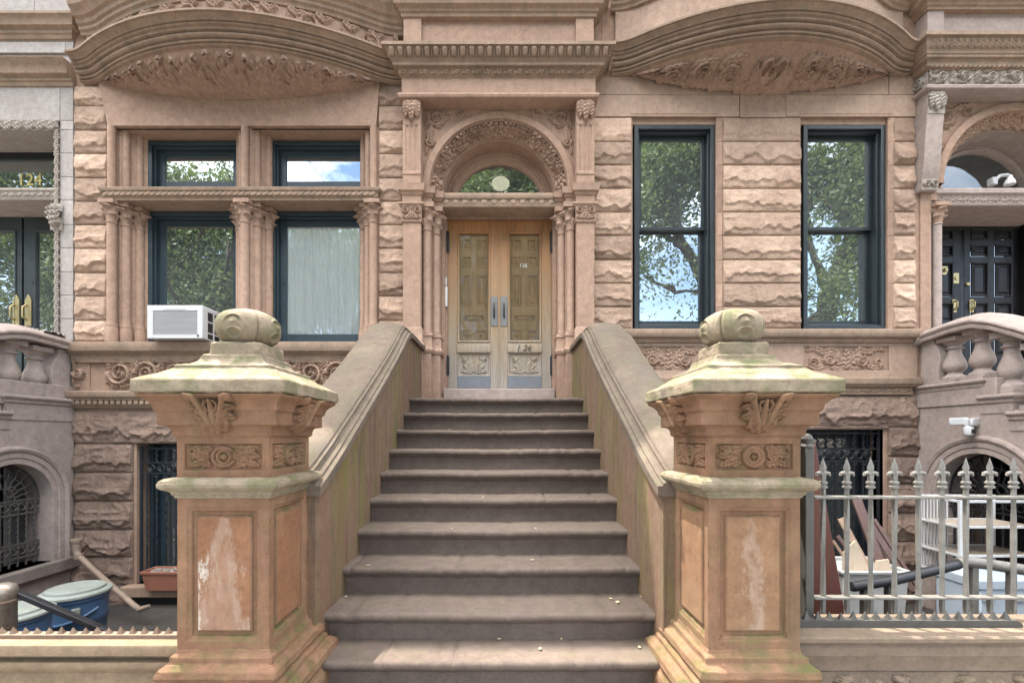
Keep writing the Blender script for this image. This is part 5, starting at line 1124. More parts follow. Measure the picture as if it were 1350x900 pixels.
m=MB(); fillwall(m,-9.4,PX(80,yd),PZ(250,yd)-.1,PZ(208.5,yd),yd,yd+.06,[(-9.3,PX(71,yd),PZ(250,yd),PZ(212,yd))]); t=m.build('transom_window',M['greendoor'],H124,bevel=.004)
m=MB(); m.box(-9.3,PX(71,yd),yd+.02,yd+.024,PZ(250,yd),PZ(211,yd)); p=m.build('pane',M['win'],t)
text(p,'house_number','124',.235,(PX(39,yd)-.01,yd+.012,PZ(237,yd)),M['gold'],ext=.003)
zd0,zd1=2.2,PZ(286,yd)
m=MB(); m.box(-9.4,PX(80,yd),yd-.05,yd+.1,zd1,zd1+.25); m.build('door_head',M['limecarve'],H124)
for a,b,g0,g1 in ((PX(-50,yd),PX(29,yd),PX(-38,yd),PX(19,yd)),(PX(31,yd),PX(80,yd),PX(48.5,yd),PX(71.5,yd))):
    m=MB(); za,zb_=PZ(440,yd),PZ(306,yd); fillwall(m,a+.004,b-.004,zd0,zd1,yd,yd+.06,[(g0,g1,za,zb_)]); m.rings((g0-.03,yd,za-.03),(1,0,0),(0,0,1),(0,-1,0),g1-g0+.06,zb_-za+.06,[(0,0),(.005,.012),(.02,.012),(.034,-.006)]); m.f.pop(); d=m.build('door',M['greendoor'],H124,bevel=.004)
    m=MB(); m.box(g0-.01,g1+.01,yd+.02,yd+.024,za-.01,zb_+.01); m.build('pane',M['win'],d)
    hx=PX(22,yd) if a<PX(20,yd) else PX(38,yd)
    m=MB(); m.prism([(hx-.045,PZ(430,yd)),(hx+.045,PZ(430,yd)),(hx+.045,PZ(396,yd)),(hx+.03,PZ(393,yd)),(hx,PZ(388,yd)),(hx-.03,PZ(393,yd)),(hx-.045,PZ(396,yd))],'y',yd-.012,yd-.002); m.tube([(hx-.02,yd-.012,PZ(422,yd)),(hx-.025,yd-.06,PZ(419,yd)),(hx-.025,yd-.06,PZ(406,yd)),(hx-.02,yd-.012,PZ(402,yd))],.012,8); m.build('handle',M['brass'],d,bevel=.002)
m=MB(); m.box(-9.5,PX(80,yd)+.1,yd+.5,yd+.6,2.,5.4); m.build('hall',M['room'],H124)
m=MB(); m.box(-9.5,-5.53,4.9,6.6,1.9,2.175); m.build('door_sill',M['mauve'],H124,bevel=.01)
# ================================================================ neighbouring stoops: side walls with arches and balustrades
def baluster(x,y,z0,z1,mt,parent,s=1.):
    h=z1-z0; pr=[(.10,.0),(.10,.0)]
    m=MB(); b=.125*s; m.box(x-b,x+b,y-b,y+b,z0,z0+.09*h); m.box(x-b*.95,x+b*.95,y-b*.95,y+b*.95,z1-.10*h,z1)
    P_=[(.118,.09),(.12,.12),(.112,.15),(.085,.17),(.07,.205),(.068,.23),(.08,.25),(.10,.29),(.112,.34),(.113,.39),(.104,.46),(.086,.54),(.068,.62),(.060,.70),(.062,.73),(.085,.745),(.087,.765),(.064,.78),(.064,.82),(.088,.85),(.095,.87),(.11,.90)]
    m.lathe((x,y,0),[(r*s,z0+q*h) for r,q in P_],28); return m.build('baluster',mt,parent,bevel=.004,angle=40)
def stoop(sx,X,label,mt,loc,slabz,rail,bal,arch,gatem,sillz,nosteps):
    t=T('neighbour_stoop',label,'stoop',loc); o=lambda q: X+sx*q          # q>0: away from the viewer's areaway, into the stoop
    yc,zs,ri,ro=arch; y0,y1=2.9,5.845
    # side wall with arched opening, built as a fan like the spandrel but in the YZ plane
    m=MB(); zt_=slabz[0]; n=48
    arc=[(yc+ri*math.cos(PI*i/n),zs+ri*math.sin(PI*i/n)) for i in range(n+1)]
    bz=sillz
    top=lambda y: zt_ if y>4.95 else max(-.5,zt_-(4.95-y)*.62)
    cols=sorted({y0,y1,*[a[0] for a in arc],4.95,4.0,3.3}); 
    for a,b in zip(cols,cols[1:]):
        mid=(a+b)/2
        if abs(mid-yc)<ri:
            za=zs+math.sqrt(max(0,ri*ri-(a-yc)**2)); zb=zs+math.sqrt(max(0,ri*ri-(b-yc)**2)); m.prism([(a,za),(b,zb),(b,max(zb+.02,top(b))),(a,max(za+.02,top(a)))],'x',o(0),o(.34))
            m.prism([(a,-.9),(b,-.9),(b,bz),(a,bz)],'x',o(0),o(.34))
        else: m.prism([(a,-.9),(b,-.9),(b,top(b)),(a,top(a))],'x',o(0),o(.34))
    m.build('side_wall',mt,t)
    # moulded archivolt + jamb strips
    pr=[(ri+.0,.34),(ri-.004,-.0),(ri+.0,-.012),(ri+.05,-.014),(ri+.055,-.006),(ri+.07,-.022),(ri+.12,-.026),(ri+.125,-.014),(ri+.135,-.034),(ri+.165,-.05),(ri+.19,-.044),(ri+.20,-.0)]
    A,K=np.meshgrid(np.linspace(0,PI,61),np.arange(len(pr))); rr=np.array([p[0] for p in pr])[K]; q=np.array([p[1] for p in pr])[K]
    m=MB(); m.grid(o(0)+sx*q,yc+rr*np.cos(A),zs+rr*np.sin(A))
    for k in(-1,1):
        B,K=np.meshgrid(np.linspace(bz,zs,4),np.arange(len(pr))); rr=np.array([p[0] for p in pr])[K]; q=np.array([p[1] for p in pr])[K]; m.grid(o(0)+sx*q,yc+k*rr,B)
    m.build('archivolt',mt,t,recalc=False,angle=30)
    if sx<0:
        m=MB(); m.box(*sorted((o(-.10),o(.34))),y0,5.84,bz-.14,bz); m.build('arch_sill',M['greymauve'],t,bevel=.012)
    else:
        m=MB(); m.box(*sorted((o(-.05),o(.36))),yc+ri-.02,yc+ri+.215,zs-.62,zs-.50); m.prism([(yc+ri-.0,zs-.70),(yc+ri+.19,zs-.70),(yc+ri+.215,zs-.62),(yc+ri-.02,zs-.62)],'x',*sorted((o(-.03),o(.36)))); m.build('impost',mt,t,bevel=.008)
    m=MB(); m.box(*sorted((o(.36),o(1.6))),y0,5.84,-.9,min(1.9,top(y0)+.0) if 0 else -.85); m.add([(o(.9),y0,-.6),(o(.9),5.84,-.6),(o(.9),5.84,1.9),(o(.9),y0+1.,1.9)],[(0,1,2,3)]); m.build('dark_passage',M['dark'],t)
    # iron gate in the arch
    g=MB(); xg=o(.16); W=ri-.015
    g.tube([(xg,yc+W*math.cos(PI*i/30),zs+W*math.sin(PI*i/30)) for i in range(31)],.012,6); g.tube([(xg,yc+.36*W*math.cos(PI*i/20),zs+.36*W*math.sin(PI*i/20)) for i in range(21)],.011,6); g.tube([(xg,yc+.70*W*math.cos(PI*i/24),zs+.70*W*math.sin(PI*i/24)) for i in range(25)],.009,6)
    for i in range(1,12):
        a=PI*i/12; g.tube([(xg+.010*math.sin(j*1.4),yc+(.36*W+(.62*W)*j/10)*math.cos(a),zs+(.36*W+.62*W*j/10)*math.sin(a)) for j in range(11)],.011,5)
    for z in (zs,zs-.16,bz+.10,bz+.26): g.box(xg-.012,xg+.012,yc-W,yc+W,z-.011,z+.011)
    nb=9
    for i in range(nb):
        y=yc-W+2*W*(i+.5)/nb; g.tube([(xg,y,z) for z in np.linspace(bz,zs,46)],.012,4,twist=.42)
        for cz in (zs-.08,bz+.18): g.tube([(xg,y+W/nb+.058*(1-.6*j/16)*math.cos(j*.5),cz+.058*(1-.6*j/16)*math.sin(j*.5)) for j in range(17)],.009,5)
    for q in(-1,1): g.tube([(xg,yc+q*.10+.075*(1-.6*j/16)*math.cos(j*.5)*q,zs+.10+.075*(1-.6*j/16)*math.sin(j*.5)) for j in range(17)],.010,5)
    g.build('iron_gate',gatem,t)
    # landing slab and stepped plinths
    def slab(ya,yb,z0,z1,nm='plinth'):
        m=MB(); X0,X1=sorted((o(-.06),o(.40))); 
        pr=[(.0,z0),(.012,z0+.0),(.012,z1-.10),(.03,z1-.085),(.034,z1-.055),(.05,z1-.045),(.062,z1-.03),(.062,z1-.012),(.05,z1)]
        v=[];mm=len(pr)
        cxm=(o(0)+o(.34))/2; hxm=.17
        for dz,(q,z) in enumerate(pr): v+=[(cxm-hxm-q,ya-q,z),(cxm+hxm+q,ya-q,z),(cxm+hxm+q,yb,z),(cxm-hxm-q,yb,z)]
        f=[(4*k+i,4*k+(i+1)%4,4*k+4+(i+1)%4,4*k+4+i) for k in range(mm-1) for i in range(4)]+[(3,2,1,0),tuple(4*(mm-1)+i for i in range(4))]
        m.add(v,f); m.build(nm,mt,t,angle=30)
    slab(5.06,5.84,slabz[0]-.03,slabz[1])
    zz=slabz[1]
    for i in range(5): slab(5.055-.30*(i+1),5.055-.30*i+.02,zz-.19*(i+1)-.20,zz-.19*(i+1))
    for i,(y,z0,z1) in enumerate(bal): baluster(o(.15),y,z0,z1,mt,t)
    # pedestal against the house wall
    m=MB(); z=slabz[1]; m.prism([(5.60,z),(5.84,z),(5.84,z+.62),(5.68,z+.62),(5.68,z+.56),(5.60,z+.40),(5.575,z+.30),(5.60,z+.22)],'x',*sorted((o(.03),o(.28)))); m.build('pedestal',mt,t,bevel=.008)
    c=smooth(rail,50); sec=[(.0,-.0),(-.045,.0),(-.05,.03),(-.035,.045),(-.055,.06),(-.065,.08),(-.055,.10),(-.03,.112),(.0,.135),(.07,.165),(.15,.175),(.23,.165),(.30,.135),(.33,.112),(.355,.1),(.365,.08),(.355,.06),(.335,.045),(.35,.03),(.345,.0)]
    Xr=np.array([[o(q) for q,_ in sec] for _ in c]); Yr=np.array([[y for _ in sec] for y,_ in c]); Zr=np.array([[z+h for _,h in sec] for _,z in c])
    m=MB(); m.grid(Xr,Yr,Zr); k=len(sec); m.f+= [tuple(range(k)),tuple((len(c)-1)*k+j for j in range(k))]; m.f+=[tuple([i*k,i*k+k-1,(i+1)*k+k-1,(i+1)*k]) for i in range(len(c)-1)]
    m.build('handrail',mt,t,angle=25)
    if sx>0:
        m=MB(); m.lathe((o(-.055),5.845,rail[-1][1]+.06),[(.01,-.02),(.075,-.02),(.08,-.005),(.08,.06)],20,'x'); m.build('volute',mt,t)
    else:
        r=Relief(.60,.34,.006); r.palm(.08,.17,.42,-.9,.9,6,.05,.18); r.leaf([(.1,.17),(.3,.2),(.55,.12)],.07,.06,6)
        m=MB(); r.H=np.where(r.H>0,r.H,-.02); r.map(m,lambda U,V,Hh:(o(-.02+V),5.84-U,rail[-1][1]+.15+Hh-.08*(U/.6)*0)); m.build('carved_leaf',M['limecarve'],t,recalc=False)
    # steps beyond
    m=MB()
    for i in range(9): m.box(*sorted((o(.34),o(2.4))),4.9-.30*(i+1),4.9-.30*i,-.5,2.17-.185*(i+1))
    m.build('steps',M['step'],t,bevel=.01)
stoop(-1,-5.52,'grey stone stoop of the limestone house at the left edge, arched grille and bulbous balusters',M['mauve'],(-6,5,0),(1.76,2.01),[(3.3,1.70),(4.2,2.20),(4.75,2.52),(5.05,2.625),(5.25,2.66),(5.5,2.65),(5.84,2.63)],[(5.50,2.01,2.62),(5.20,2.01,2.65),(4.90,1.82,2.58),(4.6,1.63,2.42)],(5.13,.79,.44,.64),M['fencedk'],.02,0)
stoop(1,5.32,'mauve painted stoop at the right edge with arched gateway and three visible balusters',M['mauve'],(5.9,5,0),(1.95,2.18),[(3.3,1.78),(4.2,2.28),(4.7,2.57),(4.95,2.70),(5.15,2.77),(5.4,2.77),(5.86,2.72)],[(5.52,2.18,2.74),(5.20,2.18,2.77),(4.90,1.99,2.67),(4.6,1.80,2.50)],(5.10,.85,.50,.70),M['iron'],-.6,0)

for hs,x0,x1,mt in ((H126,HX0,HX1,'cornice'),(H128,GX0,12.5,'cornice'),(H124,-10.4,JX,'limecarve')):
    m=MB(); m.sweep([(x0+.004,5.80),(x1-.004,5.80)],[(-.1,9.1),(.1,9.12),(.12,9.2),(.30,9.25),(.34,9.32),(.50,9.36),(.55,9.42),(.55,9.5),(-.1,9.56)]); m.build('shade_cornice',M[mt],hs,angle=30)  # unseen cornice, added so that its edge casts shade over the steps
# ================================================================ smaller things
# window air conditioner
ax0,ax1,ay0,ay1,az0,az1=PX(194,5.60),PX(267,5.60),5.60,6.02,PZ(446,5.60),PZ(402,5.60)
ac=T('air_conditioner','white window air conditioner standing out over the sill of the lower left window','air conditioner',((ax0+ax1)/2,5.8,az0))
m=MB(); m.box(ax0,ax1,ay0+.015,ay1,az0,az1); m.build('body',M['white'],ac,bevel=.012)
m=MB(); w=ax1-ax0;h=az1-az0; fillwall(m,ax0+.001,ax1-.001,az0+.002,az1-.002,ay0,ay0+.02,[(ax0+.07,ax1-.065,az0+.045,az1-.07)]); m.box(ax0+w*.29,ax1-w*.30,ay0-.004,ay0,az1-.055,az1-.03); m.build('front_frame',M['white'],ac,bevel=.004)
m=MB(); z=az0+.05
m.box(ax0+.06,ax1-.06,ay0+.012,ay0+.018,az0+.04,az1-.06)
while z<az1-.075: m.box(ax0+.07,ax1-.066,ay0+.005,ay0+.013,z,z+.008); z+=.0145
m.build('grille',M['acgrey'],ac)
for i in range(2):
    for j in range(3):
        m=MB(); y=ay0+.10+.13*i; hh=(.09,.12,.06)[2-j]; zz=az0+(.02,.10,.24)[j]; hh=(.06,.12,.11)[j]; m.box(ax1-.002,ax1+.003,y,y+.095,zz,zz+hh); m.build('vent',M['black'],ac)
m=MB(); m.lathe((ax1-.055,ay0-.001,az0+.035),[(.012,0),(.010,-.006)],12,'y'); m.build('knob',M['black'],ac)
# curtains
def curtain(x0,x1,z0,z1,y,label,folds,seed):
    n=160; X=np.linspace(x0,x1,n); t=np.linspace(0,1,n); XX,ZZ=np.meshgrid(X,np.linspace(z0,z1,24)); V=(ZZ-z0)/(z1-z0)
    Y=y+.018*np.sin(2*PI*(folds*t[None,:]+.3*np.sin(3*t[None,:])))*(.5+.5*(1-V))+.018*(vn(XX*7+seed,ZZ*.8,seed)-.5)+.012*np.sin(2*PI*folds*2.7*t[None,:]+1)
    m=MB(); m.grid(XX,Y,ZZ); o=m.build('curtain',M['curtain'],None,recalc=False,angle=180); s=o.modifiers.new('thickness','SOLIDIFY'); s.thickness=.003; tag(o,label,'curtain')
curtain(xw2[0]+.06,xw2[1]-.02,zlo[0]+.08,zlo[1]-.07,6.232,'white gathered curtain filling the lower window beside the right column cluster',7,3)
curtain(xw1[1]-.34,xw1[1]+.02,zlo[0]+1.1,zlo[1]-.07,6.25,'edge of a pale curtain at the top right of the window over the air conditioner',3,8)
curtain(xw2[0]+.06,xw2[1]-.02,zup[0]+.04,zup[1]-.05,6.25,'pale curtain behind the small upper window above the curtained one',6,5)
curtain(PX(1131,6.2),PX(1152,6.2),ZW0+.1,PZ(185,6.3),6.2,'sheer white curtain at the right edge of the far right sash window',4,9)
# ceiling lamp behind the fanlight
lm=T('ceiling_lamp','round dark rimmed lamp with cream glass hanging behind the fanlight over the doors','lamp',(PX(660,6.95),6.95,PZ(255,6.95)))
lx,ly,lz=PX(660,6.95),6.95,PZ(242.5,6.95)
m=MB(); A=np.linspace(0,2*PI,41)
def ell(mb,rx,rz,y0,y1,n=48):
    v=[(lx+rx*math.cos(2*PI*i/n),y,lz+rz*math.sin(2*PI*i/n)) for y in (y0,y1) for i in range(n)]; mb.add(v,[(i,(i+1)%n,n+(i+1)%n,n+i) for i in range(n)]+[tuple(range(n)),tuple(range(2*n-1,n-1,-1))])
ell(m,.195,.135,ly,ly+.10); m.build('rim',M['black'],lm,bevel=.01); m=MB(); m.tube([(lx+.198*math.cos(R(15+15*i)),ly-.005,lz+.138*math.sin(R(15+15*i))) for i in range(11)],.012,8); m.build('rim_band',M['white'],lm)
m=MB(); a=np.linspace(0,2*PI,49); rr=np.linspace(0,PI/2,10); AA,BB=np.meshgrid(a,rr); m.grid(lx+.135*np.sin(BB)*np.cos(AA),ly-.004-.06*np.cos(BB),lz+.115*np.sin(BB)*np.sin(AA)); m.build('glass_bowl',M['lamp'],lm,recalc=False,angle=80)
m=MB(); m.tube([(lx,ly+.05,lz+.12),(lx,ly+.05,lz+.62)],.008,8); m.build('rod',M['white'],lm)
# intercom on the left door jamb
ic=T('intercom','narrow pale intercom panel with a white button box above it on the left door jamb','intercom',(PX(586.5,6.16),6.15,PZ(405,6.16)))
m=MB(); xi_=AX-.722; m.box(xi_,xi_+.028,6.11,6.165,PZ(405,6.16),PZ(379,6.16)); m.build('panel',M['letters'],ic,bevel=.004)
m=MB(); m.box(xi_,xi_+.02,6.12,6.155,PZ(377,6.16),PZ(367,6.16)); m.build('button_box',M['white'],ic,bevel=.004)
# security camera with twin lights over the right arch
cm=T('security_camera','white security camera with two floodlight panels above the right stoop arch','security camera',(5.27,5.25,PZ(575,5.25)))
cy_=5.32*600/(1276-664); cz_=lambda py:PZ(py,cy_)
m=MB(); m.box(5.20,5.322,5.10,5.17,PZ(562,5.15),PZ(552,5.15)); m.build('mount',M['white'],cm,bevel=.008)
for (px,py,d_,ax_) in ((1264,555.2,5.16,(.088,-.020,.004)),(1286.5,555.6,5.09,(.084,.030,.006))):
    q=Vector(P(px,py,d_)); n_=Vector((ax_[1],-ax_[0],0)).normalized()*.016; m=MB(); m.obox(q,ax_,n_,(0,0,.042)); m.build('floodlight',M['white'],cm,bevel=.012)
q=P(1277,568,5.10); m=MB(); m.lathe(q,[(.02,-.050),(.040,-.044),(.046,-.03),(.046,.03),(.04,.046),(.02,.056)],20); m.build('camera_head',M['white'],cm)
m=MB(); m.obox((q[0]+.010,q[1]-.043,q[2]-.002),(.024,.004,0),(0,.008,0),(0,0,.026)); m.build('lens',M['black'],cm,bevel=.005)
# spotlight on the ledge over the black doors
sl=T('spotlight','small white spotlight on the stone ledge above the black doors','spotlight',P(1325,243,5.95))
d=5.95
m=MB(); m.tube([P(1313,237,d),P(1318,232,d),P(1328,231,d),P(1333,234,d)],.022,10); m.build('arm',M['acgrey'],sl)
m=MB(); c=P(1331,243,d); m.lathe(c,[(.055,-.01),(.06,.0),(.052,.04),(.03,.08),(.025,.11),(.01,.115)],16); m.build('lamp_head',M['white'],sl)
m=MB(); m.box(PX(1310,d)-.03,PX(1310,d)+.04,d-.02,d+.06,PZ(244,d),PZ(234,d)); m.build('mount',M['acgrey'],sl,bevel=.01)
# bins on the left
def bin_(px,py,d,r,h,label,bodym,lidm,handle=True):
    x,z=PX(px,d),PZ(py,d); t=T('rubbish_bin',label,'bin',(x,d,z-h),'bins in the left areaway')
    m=MB(); m.lathe((x,d,z-h),[(r*.80,0),(r*.82,.03),(r*.93,h*.62),(r*.97,h*.64),(r*.97,h*.68),(r*.95,h*.70),(r*.985,h*.90),(r*1.03,h*.91),(r*1.03,h*.955),(r*.98,h*.96)],40); m.build('body',bodym,t,angle=40)
    m=MB(); n=40; m.lathe((x,d,z-h),[(r*1.07,h*.955),(r*1.09,h*.965),(r*1.08,h*.99),(r*1.0,h*1.005),(r*.90,h*1.01),(r*.88,h*1.035),(r*.80,h*1.045),(r*.4,h*1.05),(r*.02,h*1.052)],n); m.build('lid',lidm,t,angle=40)
    if handle:
        m=MB(); m.tube([(x+r*1.03*math.cos(a),d+r*1.03*math.sin(a),z-h+h*.80-.10*math.sin((a-R(190))/R(160)*PI)) for a in np.linspace(R(190),R(350),24)],.012,8); m.build('handle',bodym,t)
        for k in (-.55,.75): m=MB(); a=R(270)+k; m.obox((x+r*1.0*math.cos(a),d+r*1.0*math.sin(a),z-h*.2),(.03*-math.sin(a),.03*math.cos(a),0),(.02*math.cos(a),.02*math.sin(a),0),(0,0,.035)); m.build('latch',lidm,t,bevel=.008)
    return t
bin_(100,777,4.15,.238,.70,'blue plastic bin with a milky round lid, the nearer to the drainpipe',M['bluebin'],M['lid'])
bin_(14,806,3.5,.235,.58,'lower bin with a pale grey lid, beside the steel bollard at the left edge',M['bluebin'],M['lid'],False)
# plastic wrap hanging over the lower bin
# tan pipe
pp=T('drain_pipe','tan painted metal pipe slanting down from the wall left of the basement window','pipe',P(101,730,5.6))
m=MB(); d0=5.62; m.tube([P(100,714,d0),P(100.5,722,d0),P(101,728,d0),P(104,733,d0-.02),P(130,757,5.45),P(160,783,5.28),P(177,798,5.18),P(184,803,5.15),P(190,801,5.15),P(197,798,5.15)],[.05,.05,.042,.034,.031,.031,.031,.030,.028,.018],14); m.build('tube',M['pipe'],pp,angle=60)
m=MB(); c=P(100,714,d0); m.lathe(c,[(.058,-.01),(.062,.0),(.062,.03),(.04,.04)],18); m.lathe(P(104,733,d0-.02),[(.048,-.03),(.050,-.02),(.050,.02),(.048,.03)],16); m.build('collar',M['pipe'],pp)
# terracotta planter on the basement sill
pd=5.70; x0,x1=PX(193,pd),PX(262,pd); zb,zt2=PZ(777,pd),PZ(751,pd)
pt=T('planter','terracotta plastic trough of pale pebbles on the left basement window sill','planter',((x0+x1)/2,pd+.1,zb))
m=MB(); 
def trough(mb,x0,x1,y0,y1,z0,z1,ins,th):
    O=[(x0+ins,y0+ins,z0),(x1-ins,y0+ins,z0),(x1-ins,y1-ins,z0),(x0+ins,y1-ins,z0)]; T1=[(x0,y0,z1),(x1,y0,z1),(x1,y1,z1),(x0,y1,z1)]; I=[(x0+th,y0+th,z1),(x1-th,y0+th,z1),(x1-th,y1-th,z1),(x0+th,y1-th,z1)]; B=[(p[0],p[1],z1-.05) for p in I]
    f=[(3,2,1,0)]
    for k in range(3): f+=[(4*k+i,4*k+(i+1)%4,4*k+4+(i+1)%4,4*k+4+i) for i in range(4)]
    mb.add(O+T1+I+B,f+[(12,13,14,15)])
trough(m,x0,x1,pd-.08,pd+.16,zb,zt2-.035,.03,.012); m.build('trough',M['terra'],pt,bevel=.006)
m=MB(); trough(m,x0-.018,x1+.018,pd-.098,pd+.178,zt2-.036,zt2,.006,.024); m.build('rim',M['terra'],pt,bevel=.005)
m=MB()
for i in range(120): c=(rnd.uniform(x0+.03,x1-.03),rnd.uniform(pd-.06,pd+.14),zt2-.035+rnd.uniform(0,.02)); s_=rnd.uniform(.008,.02); m.lathe(c,[(.001,-s_),(s_*.8,-s_*.5),(s_,0),(s_*.7,s_*.6),(.001,s_*.8)],6)
o=m.build('pebbles',M['soil'],pt); o['kind']='stuff'
# steel bollard and handrail, left
bl=T('steel_bollard','worn steel post with a domed top at the lower left edge','bollard',(PX(4,2.75),2.75,-.6))
bx_=PX(4,2.75); ztp=PZ(768,2.75)
m=MB(); m.lathe((bx_,2.75,-.6),[(.062,0),(.062,ztp+.6-.10),(.064,ztp+.6-.098),(.068,ztp+.6-.06),(.066,ztp+.6-.035),(.055,ztp+.6-.014),(.032,ztp+.6-.003),(.001,ztp+.6)],28); m.build('post',M['steel'],bl,angle=50)
m=MB(); m.lathe((bx_,2.75,ztp-.115),[(.064,0),(.067,.004),(.067,.012),(.064,.016)],28); m.build('weld_ring',M['rust'],bl)
hr=T('handrail','black sloping handrail bar running down behind the spiked wall at left','handrail',P(70,800,2.8))
m=MB(); a=Vector((bx_+.03,2.78,PZ(779,2.78))); b=Vector(P(133,828,2.95)); dd=(b-a); m.obox((a+b)/2,dd/2,(0,.022,0),(0,0,.019)); c=b+dd*.6; m.obox((b+c)/2,(c-b)/2,(0,.022,0),(0,0,.019)); m.build('bar',M['iron'],hr,bevel=.006)
# pipes, right
rp=T('pipe_railing','pipe railing, black at left and grey at right, on two posts behind the fence','railing',P(1200,780,3.25))
m=MB(); m.tube([P(1121,772,3.15),P(1124,773,3.15),P(1180,764,3.22),P(1262,744,3.35)],[.030,.034,.034,.034],14); m.build('black_pipe',M['iron'],rp,angle=60)
m=MB(); m.tube([P(1262,742,3.35),P(1270,740,3.36),P(1300,743,3.36),P(1352,751,3.34),P(1400,758,3.3)],[.038,.040,.040,.040,.04],14); m.build('grey_pipe',M['fence'],rp,angle=60)
for px,py,d,mm_ in ((1140,768,3.18,'fencedk'),(1172,765,3.22,'fencedk'),(1283,745,3.36,'fence'),(1333,750,3.34,'fence')):
    m=MB(); q=P(px,py,d); m.box(q[0]-.022,q[0]+.022,d-.022,d+.022,-.6,q[2]); m.build('post',M[mm_],rp,bevel=.004)
# red-brown board leaning by the pier
rbd=T('leaning_board','tall red brown painted board leaning against the fence post behind the right pier','board',P(1090,815,2.7))
m=MB(); d=2.72; m.prism([(PX(1062,d),PZ(900,d)),(PX(1121,d),PZ(900,d)),(PX(1113,d),PZ(800,d)),(PX(1076,d),PZ(586,d)),(PX(1062,d),PZ(586,d))],'y',d,d+.03); m.build('sheet',M['redboard'],rbd,bevel=.004)
# white tub with boards
wd=3.55; tx0,tx1=PX(1108,wd),PX(1202,wd); tz1=PZ(752,wd)
tub=T('white_tub','rectangular dirty white plastic tub full of wood offcuts behind the fence','tub',((tx0+tx1)/2,wd+.2,-.6))
m=MB(); trough(m,tx0+.02,tx1-.02,wd,wd+.42,-.6,tz1-.03,.06,.012); m.build('body',M['whitedirty'],tub,bevel=.02)
m=MB(); trough(m,tx0-.005,tx1+.005,wd-.022,wd+.442,tz1-.035,tz1,.006,.03); m.build('rim',M['whitedirty'],tub,bevel=.01)
bds=[((1150,760),(1108,683),.035,'boardB','longest tan plank, leaning left in the tub'),((1165,755),(1128,655),.05,'boardA','wide dark brown plank in the middle of the tub'),((1190,758),(1147,690),.032,'boardA','dark plank with a split end right of the middle of the tub'),((1198,756),(1152,684),.018,'boardA','narrow dark lath near the right side of the tub'),((1176,757),(1139,681),.02,'boardA','thin dark lath just right of the wide plank'),((1192,752),(1160,694),.016,'boardA','short dark lath leaning rightmost in the tub'),((1148,765),(1104,706),.02,'boardA','short dark stick leaning out left of the tub'),((1134,765),(1098,712),.014,'boardB','thin tan stick leaning furthest left out of the tub')]
for i,(a,b,w,mt,lab) in enumerate(bds):
    d=wd+.10+.035*i if i<6 else wd+.08+.02*i; A_=Vector(P(*a,d)); B_=Vector(P(*b,d+.12)); ax_=(B_-A_); A_=A_-ax_*.28; ax_=B_-A_; n_=Vector((0,1,0)); sd=ax_.cross(n_).normalized(); th=sd.cross(ax_).normalized()
    m=MB(); m.obox((A_+B_)/2,ax_/2,sd*w*.75,th*.010); tag(m.build('plank',M[mt],None,bevel=.002),lab,'plank','wood offcuts in the white tub')
for i,(pts,lab) in enumerate((([(1112,748),(1160,758),(1150,745),(1128,712),(1112,728)],'pale plywood scrap with a curved edge standing at the left front of the tub'),([(1153,757),(1178,755),(1172,737),(1155,739)],'small square of pale plywood at the right front of the tub'))):
    d=wd+.05; m=MB(); m.prism([(PX(a,d),PZ(b+ (14 if b>744 else 0),d)) for a,b in pts],'y',d,d+.014); tag(m.build('plywood_scrap',M['ply'],None,bevel=.001),lab,'plywood','wood offcuts in the white tub')
# white wire shelf rack
rk_=T('shelf_rack','white metal rack with barred side and rusty shelves standing in front of the right arch','rack',P(1310,800,4.3))
d=4.30; rx0,rx1=PX(1266,d),PX(1372,d); zt3,zb3=PZ(659,d),-.6; dp=.42
m=MB()
for x in (rx0,rx1):
    for y in (d,d+dp): m.box(x-.014,x+.014,y-.014,y+.014,zb3,zt3)
m.box(rx0,rx1,d-.012,d+.012,zt3-.025,zt3); m.box(rx0,rx1,d+dp-.012,d+dp+.012,zt3-.025,zt3); m.box(rx0-.012,rx0+.012,d,d+dp,zt3-.025,zt3-.001)
for pz in (693,731,760): z=PZ(pz,d); m.box(rx0,rx1,d-.011,d+.011,z-.022,z); m.box(rx0,rx1,d+dp-.01,d+dp+.01,z-.022,z); m.box(rx0-.01,rx0+.01,d,d+dp,z-.022,z)
m.build('frame',M['white'],rk_,bevel=.003)
m=MB()
for i in range(8): x=rx0+.03+.034*i; m.box(x-.006,x+.006,d+dp-.02,d+dp-.008,PZ(760,d),zt3-.01)
m.build('bars',M['white'],rk_)
for pz in (693,731,760):
    z=PZ(pz,d); m=MB(); m.box(rx0+.01,rx1-.01,d+.01,d+dp-.01,z-.014,z-.006); m.build('shelf',paint('rusty_shelf',(.42,.38,.32),.5,.2,8,wear=.8,wearcol=(.30,.18,.09)) if pz==693 else bpy.data.materials['rusty_shelf'],rk_)
cb=T('plastic_crate','pale blue white plastic box on the ground under the rack at right','box',P(1318,815,3.9))
d=3.9; m=MB(); cx0,cx1=PX(1291,d),PX(1385,d); m.box(cx0,cx1,d,d+.4,-.6,PZ(775,d)); m.build('body',M['bluewhite'],cb,bevel=.02); m=MB(); m.box(cx0-.012,cx1+.012,d-.012,d+.412,PZ(777,d),PZ(764,d)); m.build('lid',M['bluewhite'],cb,bevel=.01)
for k in (.12,.55): m=MB(); x=cx0+k*(cx1-cx0); m.box(x-.05,x+.05,d-.018,d-.002,PZ(792,d),PZ(785,d)); m.build('handle',M['acgrey'],cb,bevel=.004)
